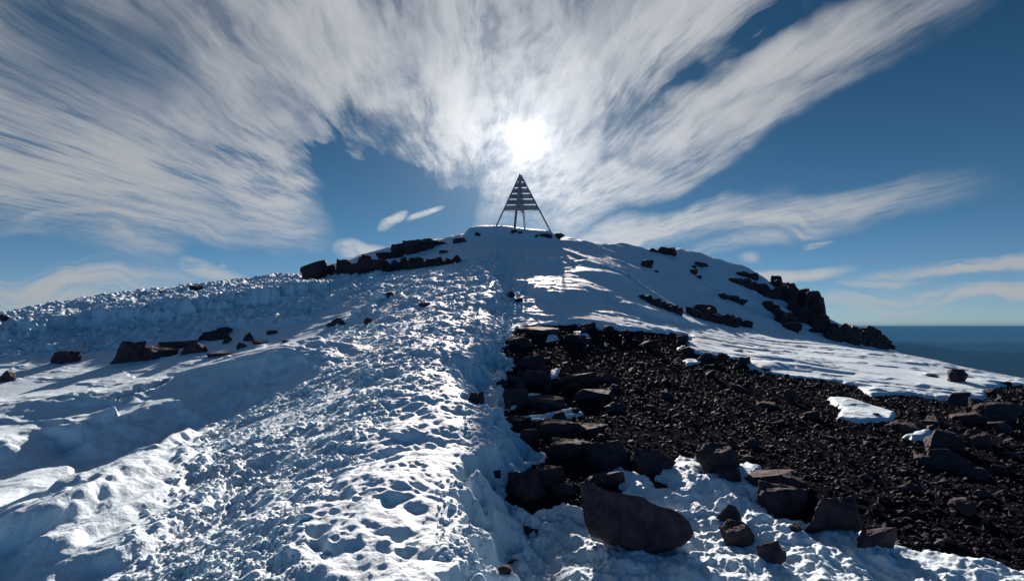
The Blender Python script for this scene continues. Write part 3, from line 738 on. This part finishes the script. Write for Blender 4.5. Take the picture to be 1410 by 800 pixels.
outcrop('rock_outcrop', band([(1140, 468), (1165, 473), (1195, 478), (1222, 481)], 12, 18, (18, 16), seed=18) + [(1150, 462, 16, 14), (1180, 463, 20, 10), (1200, 468, 20, 16), (1212, 474, 20, 20)], 'last dark rocks at the right foot of the ridge, against the blue valley', seed=18)

# ------------------------------------------------------------------ loose stones
def inside_img(poly, px, py):
    c = False; n = len(poly)
    for i in range(n):
        x1, y1 = poly[i]; x2, y2 = poly[(i + 1) % n]
        if (y1 > py) != (y2 > py) and px < (x2 - x1) * (py - y1) / (y2 - y1) + x1: c = not c
    return c
SCI = [(715, 460), (790, 455), (940, 468), (960, 495), (1035, 510), (1150, 533), (1300, 560), (1360, 540), (1410, 536), (1410, 775), (1290, 755), (1180, 730), (1120, 705), (1060, 655), (1000, 640), (930, 630), (850, 630), (770, 625), (705, 580), (705, 500)]
cand = []
while len(cand) < 185:
    px, py = random.uniform(700, 1410), random.uniform(450, 780)
    if inside_img(SCI, px, py) and random.random() < (1.0 if (px < 900 or px > 1230 or py < 540) else .35): cand.append((px, py))
cb = cast(cand)
proto_small = [bm_mesh(rock_bm(50 + i, 12, .03, 2, .05, .6), 'rock', ROCK) for i in range(8)]
for (px, py), b in zip(cand, cb):
    if b.y > 21: continue
    s = random.lognormvariate(math.log(11.5), .40) * b.y / FPX * (1.0 if px < 930 or px > 1230 else .75)
    s = min(s, .34)
    place('rock', random.choice(proto_small), b, s * random.uniform(.9, 1.4), s * random.uniform(.35, .7), s * random.uniform(.7, 1.2), random.uniform(0, 6.28), .25, random.uniform(-.15, .15),
          label='small dark angular rock lying among the black gravel of the scree slope', category='rock', group='small rocks strewn over the scree')

def scatter_mesh(protos, P, S, squash=.6):
    """many stones in one mesh: P positions (n,3), S sizes (n,)"""
    n = len(P); pick = rng.integers(0, len(protos), n); Vs = []; Ts = []; base = 0
    for k, (pv, pt) in enumerate(protos):
        idx = np.where(pick == k)[0]
        if not len(idx): continue
        a = rng.uniform(0, 2 * np.pi, (len(idx), 2)); ca, sa = np.cos(a[:, 0]), np.sin(a[:, 0]); cb_, sb = np.cos(a[:, 1] * .12), np.sin(a[:, 1] * .12)
        sc_ = S[idx][:, None] * rng.uniform(.7, 1.3, (len(idx), 3)) * np.array([1, 1, squash])
        v = pv[None] * sc_[:, None]
        y = v[..., 1] * cb_[:, None] - v[..., 2] * sb[:, None]; z = v[..., 1] * sb[:, None] + v[..., 2] * cb_[:, None]
        x = v[..., 0] * ca[:, None] - y * sa[:, None]; y = v[..., 0] * sa[:, None] + y * ca[:, None]
        V = np.stack([x, y, z], -1) + P[idx][:, None]
        T = pt[None] + (np.arange(len(idx)) * len(pv))[:, None, None] + base
        Vs.append(V.reshape(-1, 3)); Ts.append(T.reshape(-1, 3)); base += V.shape[0] * V.shape[1]
    return np.concatenate(Vs), np.concatenate(Ts)
def np_proto(seed, n, box=.6, ico=False):
    bm = bmesh.new()
    if ico:
        bmesh.ops.create_icosphere(bm, subdivisions=2, radius=.5)
        for v in bm.verts: v.co *= 1 + .35 * mn.fractal(v.co * 2.2 + Vector((seed, 0, 0)), .9, 2, 3)
    else:
        rd = random.Random(seed)
        for i in range(n):
            v = Vector((rd.uniform(-1, 1), rd.uniform(-1, 1), rd.uniform(-1, 1))); bm.verts.new((v.normalized() * .5).lerp(v * .5, box))
        bmesh.ops.convex_hull(bm, input=bm.verts)
        for v in [v for v in bm.verts if not v.link_faces]: bm.verts.remove(v)
    bmesh.ops.triangulate(bm, faces=bm.faces); bm.verts.index_update()
    V = np.array([v.co[:] for v in bm.verts]); T = np.array([[v.index for v in f.verts] for f in bm.faces]); bm.free()
    return V, T
peb = [np_proto(200 + i, 9 + i % 4) for i in range(8)]
N = 52000
th = rng.uniform(-.05, .86, N); rr = np.exp(rng.uniform(math.log(3.3), math.log(20), N))
x = rr * np.sin(th); y = rr * np.cos(th)
zs, zg, _ = terrain(x, y)
sd = sdf_poly(x, y, SCREE)
dens = ss(-.5, .3, fbm(x * .9, y * .9, 3, 120))
keep = (zg > zs - .01) & (sd > -.3) & (rng.uniform(0, 1, N) < .35 + .65 * dens)
x, y, zg, rr = x[keep], y[keep], zg[keep], rr[keep]
S = rng.lognormal(math.log(.0030), .5, len(x)) * rr * 1.25
S = np.clip(S, .006, .09)
V, T = scatter_mesh(peb, np.stack([x, y, zg + S * .12], 1), S, .65)
link('gravel', mesh_np('gravel', V, tris=T, smooth=False), PEB, kind='stuff', label='loose black gravel covering the scree slope', category='gravel')
print('gravel', len(x), len(T))
# crumbs and clods of snow kicked up along the path and the bank
cl = [np_proto(300 + i, 0, ico=True) for i in range(6)]
N = 16000
th = rng.uniform(-.85, .10, N); rr = np.exp(rng.uniform(math.log(3.0), math.log(30), N))
x = rr * np.sin(th); y = rr * np.cos(th); zs, zg, _ = terrain(x, y)
pm = np.maximum(np.maximum(sdf_poly(x, y, PATH), sdf_poly(x, y, BERM) * .7), sdf_poly(x, y, GULLY))
mel = sdf_poly(x, y, MELT)
keep = (pm > -.15) & (mel < 0) & (rng.uniform(0, 1, N) < .25 + .75 * ss(-.1, .4, fbm(x * 1.5, y * 1.2, 3, 130)))
x, y, zs, rr = x[keep], y[keep], zs[keep], rr[keep]
S = np.clip(rng.lognormal(math.log(.0052), .45, len(x)) * rr, .012, .16)
V, T = scatter_mesh(cl, np.stack([x, y, zs + S * .05], 1), S, .75)
link('snow_clods', mesh_np('snow_clods', V, tris=T), SNOW, kind='stuff', label='crumbs and clods of broken snow strewn over the trodden path and bank', category='snow')
print('clods', len(x))
b = cast([(525, 412)])[0]; k = b.y / FPX
bm = rock_bm(77, 14, .06, 3, .03, .5); sb = bm_mesh(bm, 'snow_block', SNOW)
for p in sb.polygons: p.use_smooth = True
place('snow_block', sb, b, 20 * k, 12 * k, 16 * k, .3, .2, 0, label='smooth white block of snow beside a dark stone on the upper bank', category='snow block')

# ------------------------------------------------------------------ summit tripod
def metal():
    m, nt, b_ = new_mat('painted_grey_steel')
    ge = nd(nt, 'ShaderNodeNewGeometry'); n = nd(nt, 'ShaderNodeTexNoise'); n.inputs['Scale'].default_value = 5; n.inputs['Detail'].default_value = 6
    nt.links.new(ge.outputs['Position'], n.inputs['Vector'])
    r = nd(nt, 'ShaderNodeValToRGB'); e = r.color_ramp.elements; e[0].position = .4; e[0].color = (.20, .18, .17, 1); e[1].position = .65; e[1].color = (.38, .38, .40, 1)
    nt.links.new(n.outputs['Fac'], r.inputs['Fac']); nt.links.new(r.outputs['Color'], b_.inputs['Base Color'])
    b_.inputs['Metallic'].default_value = .2; b_.inputs['Roughness'].default_value = .5
    return m
METAL = metal()
D0 = 35.6; K_ = D0 / 28.3
apex = Vector(at_d(715.8, 239.5, D0))
feet_px = {'left': (679.5, 318.5, D0 - .2), 'right': (761, 325.5, D0 - .45), 'front': (708, 321.5, D0 - 1.2), 'back': (723.3, 320.5, D0 + 1.05)}
root = link('summit_tripod', None, label='tall grey steel survey pyramid with slatted faces standing on the snowy summit', category='survey marker')
root.location = (apex.x, apex.y, apex.z - 2.95 * K_)
def bar(bm, a, b_, w, t):
    w *= K_; t *= K_
    d = (b_ - a); L = d.length; q = d.to_track_quat('Z', 'Y').to_matrix().to_4x4()
    M = Matrix.Translation((a + b_) / 2) @ q @ Matrix.Diagonal((w, t, L, 1))
    bmesh.ops.create_cube(bm, size=1, matrix=M)
def finish(bm, name, parent=root):
    for v in bm.verts: v.co -= root.location
    me = bm_mesh(bm, name, METAL); o = link(name, me, parent=parent); return o
feet = {k: Vector(at_d(*v)) for k, v in feet_px.items()}
for k, f in feet.items():
    d = (f - apex).normalized(); bm = bmesh.new()
    # angle iron: two flanges at a right angle
    bar(bm, apex + d * .10, f + d * .45, .085, .014)
    bar(bm, apex + d * .10 + Vector((.03, .03, 0)), f + d * .45 + Vector((.03, .03, 0)), .014, .075)
    if k == 'front': bar(bm, apex + d * 1.9, f + d * .3, .11, .05)
    if k == 'back': bar(bm, apex + d * 1.9, f + d * .3, .09, .05)
    bmesh.ops.bevel(bm, geom=list(bm.edges), offset=.003, segments=1, affect='EDGES')
    finish(bm, 'leg')
def vane(A, B, rows, offy):
    """slatted panel between two legs: rows of (top share, bottom share) of the leg length"""
    bm = bmesh.new(); n = ((A - apex).cross(B - apex)).normalized() * .006
    for t0, t1 in rows:
        c = [apex + (A - apex) * t0, apex + (B - apex) * t0, apex + (B - apex) * t1, apex + (A - apex) * t1]
        if t0 <= .02: c = [apex + (A - apex) * .03, apex + (B - apex) * .03, c[2], c[3]]
        vs = [bm.verts.new(p + n * s + Vector((0, offy, 0))) for s in (-1, 1) for p in c]
        for q in ((0, 1, 2, 3), (7, 6, 5, 4), (0, 4, 5, 1), (1, 5, 6, 2), (2, 6, 7, 3), (3, 7, 4, 0)): bm.faces.new([vs[i] for i in q])
    bmesh.ops.recalc_face_normals(bm, faces=bm.faces)
    return bm
H = 3.0 * K_
rows = [(.0, .136), (.153, .236), (.253, .337), (.353, .433), (.450, .530), (.547, .634)]
LF = feet['left'].copy(); RF = feet['right'].copy()
LF = apex + (LF - apex) * (H / (apex.z - LF.z)); RF = apex + (RF - apex) * (H / (apex.z - RF.z))
FF = apex + (feet['front'] - apex) * (H / (apex.z - feet['front'].z)); BF = apex + (feet['back'] - apex) * (H / (apex.z - feet['back'].z))
finish(vane(LF, RF, rows, .0), 'slatted_panel'); finish(vane(FF, BF, [(a, b_) for a, b_ in [(.0, .24), (.243, .40), (.403, .52), (.523, .636)]], 0), 'slatted_panel')
t = .632
ring = [apex + (p - apex) * t for p in (LF, FF, RF, BF)]
for i in range(4):
    bm = bmesh.new(); bar(bm, ring[i], ring[(i + 1) % 4], .03, .02); finish(bm, 'brace')
bm = bmesh.new(); bmesh.ops.create_cone(bm, cap_ends=True, segments=8, radius1=.105, radius2=.015, depth=.30, matrix=Matrix.Translation(apex - Vector((0, 0, .12)))); finish(bm, 'apex_cap')

# ------------------------------------------------------------------ air
bm = bmesh.new(); bmesh.ops.create_cube(bm, size=1)
hz = bm_mesh(bm, 'haze', bpy.data.materials.new('haze')); hm = hz.materials[0]; hm.use_nodes = True; nt = hm.node_tree; nt.nodes.clear()
out = nt.nodes.new('ShaderNodeOutputMaterial'); pv = nt.nodes.new('ShaderNodeVolumePrincipled')
pv.inputs['Color'].default_value = (.042, .155, .31, 1); pv.inputs['Density'].default_value = 3.4e-5; pv.inputs['Anisotropy'].default_value = 0.0
nt.links.new(pv.outputs[0], out.inputs['Volume'])
ho = link('haze', hz, kind='stuff', label='blue haze filling the air over the far lowland', category='haze'); 
HT = 60.0; HB = -1800.0
ho.scale = (184000, 184000, HT - HB); ho.location = (0, 0, (HT + HB) / 2)

# ------------------------------------------------------------------ light
sd_ = ray(720, 190).normalized(); EL = math.asin(sd_.z); AZ = math.atan2(sd_.x, sd_.y)
L = bpy.data.lights.new('sun', 'SUN'); L.energy = 5.0; L.angle = math.radians(.5); L.color = (1, .82, .72)
lo = bpy.data.objects.new('sun', L); COL.objects.link(lo); lo.rotation_euler = (-sd_).to_track_quat('-Z', 'Y').to_euler(); lo.location = (0, 0, 50)

w = bpy.data.worlds.new('World'); sc.world = w; w.use_nodes = True; nt = w.node_tree; nt.nodes.clear()
def N_(t, **k): return nd(nt, t, **k)
def lk(a, b_): nt.links.new(a, b_)
def math_(op, a, b_=None, c=None, clamp=False):
    n = nt.nodes.new('ShaderNodeMath'); n.operation = op; n.use_clamp = clamp
    for i, v in enumerate((a, b_, c)):
        if v is None: continue
        if hasattr(v, 'links'): lk(v, n.inputs[i])
        else: n.inputs[i].default_value = v
    return n.outputs[0]
def vmath(op, a, b_=None, s=None):
    n = nt.nodes.new('ShaderNodeVectorMath'); n.operation = op
    for i, v in enumerate((a, b_)):
        if v is None: continue
        if hasattr(v, 'links'): lk(v, n.inputs[i])
        else: n.inputs[i].default_value = v
    if s is not None:
        if hasattr(s, 'links'): lk(s, n.inputs['Scale'])
        else: n.inputs['Scale'].default_value = s
    return n
def mrange(v, a, b_, c=0, d=1, smooth=True):
    n = nt.nodes.new('ShaderNodeMapRange'); n.interpolation_type = 'SMOOTHSTEP' if smooth else 'LINEAR'
    lk(v, n.inputs['Value'])
    for k, q in (('From Min', a), ('From Max', b_), ('To Min', c), ('To Max', d)): n.inputs[k].default_value = q
    return n.outputs['Result']
sky = nt.nodes.new('ShaderNodeTexSky'); sky.sky_type = 'NISHITA'; sky.sun_disc = False
sky.sun_elevation = EL; sky.sun_rotation = AZ; sky.altitude = 4000; sky.air_density = 1.0; sky.dust_density = .5; sky.ozone_density = 1.5
tc = nt.nodes.new('ShaderNodeTexCoord'); nv = vmath('NORMALIZE', tc.outputs['Generated']).outputs[0]
sp = nt.nodes.new('ShaderNodeSeparateXYZ'); lk(nv, sp.inputs[0]); X_, Y_, Z_ = sp.outputs
az = math_('MULTIPLY', math_('ARCTAN2', X_, Y_), 57.2958); el = math_('MULTIPLY', math_('ARCSINE', Z_), 57.2958)
cmb = nt.nodes.new('ShaderNodeCombineXYZ'); lk(az, cmb.inputs[0]); lk(el, cmb.inputs[1]); AE = cmb.outputs[0]
def ae(px, py):
    d = ray(px, py).normalized(); return math.degrees(math.atan2(d.x, d.y)), math.degrees(math.asin(d.z))
# fibres radiate from one vanishing point, as parallel cirrus streets do
v0 = ae(645, 395)
zz = math_('MAXIMUM', math_('SUBTRACT', Z_, math.sin(math.radians(v0[1]))), .015)
rot = math.radians(v0[0])
xr = math_('SUBTRACT', math_('MULTIPLY', X_, math.cos(rot)), math_('MULTIPLY', Y_, math.sin(rot)))
yr = math_('ADD', math_('MULTIPLY', X_, math.sin(rot)), math_('MULTIPLY', Y_, math.cos(rot)))
cx = math_('DIVIDE', xr, zz); cy = math_('DIVIDE', yr, zz)
def noise(vec, scale, det, rough, dist=0.0, sx=1, sy=1, lac=2.0):
    mp = nt.nodes.new('ShaderNodeMapping'); mp.inputs['Scale'].default_value = (sx, sy, 1); lk(vec, mp.inputs['Vector'])
    n = nt.nodes.new('ShaderNodeTexNoise'); n.noise_dimensions = '2D'; n.inputs['Scale'].default_value = scale; n.inputs['Detail'].default_value = det; n.inputs['Roughness'].default_value = rough; n.inputs['Distortion'].default_value = dist; n.inputs['Lacunarity'].default_value = lac
    lk(mp.outputs[0], n.inputs['Vector']); return n.outputs['Fac']
cp = nt.nodes.new('ShaderNodeCombineXYZ'); lk(cx, cp.inputs[0]); lk(cy, cp.inputs[1]); CP_ = cp.outputs[0]
warp = noise(AE, .085, 3.5, .52); warp2 = noise(vmath('ADD', AE, (40, 11, 0)).outputs[0], .085, 3.5, .52)
wv = nt.nodes.new('ShaderNodeCombineXYZ'); lk(math_('MULTIPLY', math_('SUBTRACT', warp, .5), 7.0), wv.inputs[0]); lk(math_('MULTIPLY', math_('SUBTRACT', warp2, .5), 7.0), wv.inputs[1])
AEW = vmath('ADD', AE, wv.outputs[0]).outputs[0]
cpw = vmath('ADD', CP_, vmath('SCALE', wv.outputs[0], None, .035).outputs[0]).outputs[0]
fib = noise(cpw, 2.8, 9, .60, .15, 1.0, .26)
fib2 = noise(cpw, 13.0, 6, .62, 0.0, 1.0, .13)
fibm = math_('ADD', math_('MULTIPLY', fib, .62), math_('MULTIPLY', fib2, .38))
soft = noise(AEW, .075, 5, .55, .3)
# lower edge of the great fan of cirrus, elevation against azimuth
edge = [(-700, 250), (0, 283), (60, 303), (120, 330), (170, 350), (215, 338), (260, 310), (330, 302), (395, 290), (420, 272), (445, 240), (470, 212), (500, 206), (530, 216), (600, 236), (650, 246), (700, 262), (745, 292), (790, 304), (830, 225), (890, 160), (970, 80), (1060, -10), (1180, -160), (1300, -330)]
# elevation as a curve of azimuth
fc = nt.nodes.new('ShaderNodeFloatCurve'); cv = fc.mapping.curves[0]
pts = [(-1.0, .35)] + []
E = [ae(*p) for p in edge]
to01 = lambda a: (a + 75) / 150; y01 = lambda e: (e + 5) / 60
cps = [(0.0, y01(E[0][1]))] + [(to01(a), y01(e)) for a, e in E] + [(1.0, .98)]
cps = sorted(cps); cps = [p for i, p in enumerate(cps) if 0 <= p[0] <= 1]
cv.points[0].location = cps[0]; cv.points[1].location = cps[-1]
for p in cps[1:-1]: cv.points.new(*p)
for p in cv.points: p.handle_type = 'AUTO'
fc.mapping.update()
spw = nt.nodes.new('ShaderNodeSeparateXYZ'); lk(AEW, spw.inputs[0])
azw = math_('ADD', az, math_('MULTIPLY', math_('SUBTRACT', spw.outputs[0], az), .35))
lk(math_('DIVIDE', math_('ADD', azw, 75), 150, clamp=True), fc.inputs['Value'])
eedge = math_('SUBTRACT', math_('MULTIPLY', fc.outputs[0], 60), 5)
over = math_('SUBTRACT', el, eedge)
over = math_('ADD', over, math_('MULTIPLY', math_('SUBTRACT', fibm, .5), 15.0))
main = mrange(over, -1.2, 6.5)
# capsules (picture end points, half width in degrees, weight)
CAPS = [
    ((740, 300), (1180, 55), 2.3, .95), ((850, 205), (1500, -150), 2.9, 1.1), ((780, 300), (1330, 10), 1.5, .75), ((660, 240), (760, 175), 7, .5),
    ((770, 338), (1130, 275), 1.7, 1.1), ((860, 322), (1400, 248), 1.3, 1.1), ((940, 350), (1260, 285), .8, .6), ((1000, 300), (1340, 262), .7, .7), ((760, 318), (800, 285), 1.0, .6),
    ((470, 336), (550, 350), .8, 1.3), ((530, 312), (570, 284), .6, 1.2), ((562, 302), (630, 276), .4, 1.1), ((-90, 402), (300, 412), 1.9, 1.2), ((-90, 345), (330, 355), 2.2, -.35), ((240, 362), (350, 398), .9, 1.0), ((195, 363), (240, 366), .6, .6), ((298, 366), (308, 374), .6, .6),
    ((1025, 388), (1190, 368), .6, 1.3), ((1500, 396), (1080, 415), .7, 1.1), ((1160, 392), (1330, 388), .35, .8), ((1550, 350), (1140, 384), .55, 1.4), ((1230, 398), (1285, 395), .4, .6), ((1330, 425), (1130, 427), .35, .4), ((1110, 336), (1150, 327), .3, .8), ((1020, 362), (1050, 358), .5, .5),
    ((180, 290), (425, 262), 4.2, .8), ((40, 250), (185, 325), 4.6, .85), ((165, 352), (190, 290), 3.4, .9), ((300, 308), (100, 300), 2.4, .8), ((330, 160), (415, 215), 2.6, .25), ((0, 150), (160, 280), 6, .2), ((450, 60), (640, 200), 7, .25), ((800, 190), (1120, -60), 2.2, .40), ((960, 190), (1260, 50), .8, .45),
    ((455, 262), (640, 290), 3.4, -.38), ((120, 70), (400, 190), 6.5, -.34), ((-60, -40), (120, 60), 8, -.32), ((870, 125), (1060, 20), 1.6, -.25), ((640, 262), (690, 215), 2.0, -.30), ((420, 175), (470, 215), 1.8, -.30), ((800, 195), (960, 95), 1.2, -.2), ((250, 30), (300, 110), 4, -.1),
]
acc = None; neg = None
for a, b_, wd, wt in CAPS:
    A = ae(*a); B_ = ae(*b_); ab = (B_[0] - A[0], B_[1] - A[1]); l2 = ab[0] ** 2 + ab[1] ** 2
    pa = vmath('SUBTRACT', AEW if wd > 1.4 else vmath('ADD', AE, vmath('SCALE', wv.outputs[0], None, .35).outputs[0]).outputs[0], (A[0], A[1], 0)).outputs[0]
    tt = math_('DIVIDE', vmath('DOT_PRODUCT', pa, (ab[0], ab[1], 0)).outputs['Value'], l2, clamp=True)
    q = vmath('SUBTRACT', pa, vmath('SCALE', (ab[0], ab[1], 0), None, tt).outputs[0]).outputs[0]
    ln = vmath('LENGTH', q).outputs['Value']
    g = mrange(ln, wd * 1.35, 0, 0, abs(wt))
    if wt > 0 and wd < 3.5: g = math_('MULTIPLY', g, math_('MULTIPLY', mrange(tt, 1.0, .45), mrange(tt, -.1, .12)))
    if wt > 0: acc = g if acc is None else math_('MAXIMUM', acc, g)
    else: neg = g if neg is None else math_('ADD', neg, g)
horiz = noise(AEW, .30, 7, .6, .2, .30, 2.6)
base = math_('MULTIPLY', main, .80)
dens = math_('ADD', math_('MAXIMUM', base, acc), math_('MULTIPLY', math_('MINIMUM', base, acc), .6))
dens = math_('MAXIMUM', math_('SUBTRACT', dens, neg), 0.0)
fmod = mrange(fibm, .35, .65, .26, 1.7, False)
hmod = mrange(horiz, .38, .66, .10, 1.7, False)
smod = mrange(soft, .34, .62, .62, 1.3, False)
hi_ = mrange(el, 6, 13)
mixm = nt.nodes.new('ShaderNodeMix'); lk(hi_, mixm.inputs[0]); lk(hmod, mixm.inputs[2]); lk(fmod, mixm.inputs[3])
dens = math_('MULTIPLY', math_('MULTIPLY', dens, mixm.outputs[0]), smod)
dens = math_('SUBTRACT', 1.0, math_('EXPONENT', math_('MULTIPLY', dens, -1.55)))
front = math_('MULTIPLY', mrange(Y_, -.1, .35), mrange(el, 60, 42))
dens = math_('MULTIPLY', dens, front)
# light scattered towards the viewer grows near the sun
cosa = vmath('DOT_PRODUCT', nv, tuple(sd_)).outputs['Value']; ang = math_('MULTIPLY', math_('ARCCOSINE', math_('MINIMUM', cosa, 1.0)), 57.2958)
g1 = math_('EXPONENT', math_('MULTIPLY', math_('POWER', math_('DIVIDE', ang, 1.15), 2), -1.0))
g2 = math_('EXPONENT', math_('DIVIDE', ang, -6.0)); g3 = math_('EXPONENT', math_('DIVIDE', ang, -26.0))
SKYK = 0.05
# clear air, a little deeper blue than the model gives, pale at the horizon
tint = nt.nodes.new('ShaderNodeMixRGB'); tint.blend_type = 'MULTIPLY'; tint.inputs['Fac'].default_value = 1; lk(sky.outputs[0], tint.inputs['Color1']); 
trp = nt.nodes.new('ShaderNodeValToRGB'); lk(mrange(el, -2, 24, smooth=False), trp.inputs['Fac']); e_ = trp.color_ramp.elements
e_[0].position = 0; e_[0].color = (.35, .40, .50, 1); e_[1].position = 1; e_[1].color = (.115, .275, .325, 1); q_ = e_.new(.45); q_.color = (.205, .355, .40, 1)
lk(trp.outputs[0], tint.inputs['Color2'])
cl_b = math_('ADD', math_('ADD', math_('MULTIPLY', g3, 3.8), 3.1), math_('MULTIPLY', g2, 3.2))
cc = vmath('SCALE', (.93, .96, 1.0), None, cl_b).outputs[0]
mx = nt.nodes.new('ShaderNodeMixRGB'); lk(math_('MULTIPLY', dens, .95), mx.inputs['Fac']); 
bk = nt.nodes.new('ShaderNodeMixRGB'); lk(mrange(Y_, .25, -.35), bk.inputs['Fac']); bk.inputs['Color1'].default_value = (1, 1, 1, 1); bk.inputs['Color2'].default_value = (.9, 1.45, 1.75, 1)  # unseen sky behind the camera, green and blue boosted to fill shaded snow
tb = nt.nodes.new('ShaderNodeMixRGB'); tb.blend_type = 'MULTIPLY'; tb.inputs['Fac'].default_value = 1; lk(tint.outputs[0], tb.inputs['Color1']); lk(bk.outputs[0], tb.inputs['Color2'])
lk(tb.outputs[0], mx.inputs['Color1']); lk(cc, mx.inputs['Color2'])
glow = vmath('SCALE', (1.0, .97, .95), None, math_('ADD', math_('MULTIPLY', g1, 9.0), math_('MULTIPLY', math_('EXPONENT', math_('DIVIDE', ang, -4.0)), 5.0))).outputs[0]
fin = vmath('ADD', mx.outputs[0], glow).outputs[0]
bg = nt.nodes.new('ShaderNodeBackground'); lk(fin, bg.inputs['Color']); bg.inputs['Strength'].default_value = SKYK
wo = nt.nodes.new('ShaderNodeOutputWorld'); lk(bg.outputs[0], wo.inputs['Surface'])

# ------------------------------------------------------------------ camera and output
cd = bpy.data.cameras.new('camera'); cd.lens = 20.0; cd.sensor_width = 36.0; cd.clip_start = .05; cd.clip_end = 300000
co = bpy.data.objects.new('camera', cd); COL.objects.link(co); co.location = (0, 0, 0); co.rotation_euler = (math.radians(90) + PITCH, 0, 0); sc.camera = co
sc.view_settings.view_transform = 'Standard'; sc.view_settings.look = 'None'; sc.view_settings.gamma = 1; sc.view_settings.exposure = 1.25; sc.view_settings.use_curve_mapping = False
sc.cycles.max_bounces = 4; sc.cycles.diffuse_bounces = 1; sc.cycles.volume_bounces = 0; sc.cycles.glossy_bounces = 2
sc.cycles.use_denoising = True
sc.render.film_transparent = False
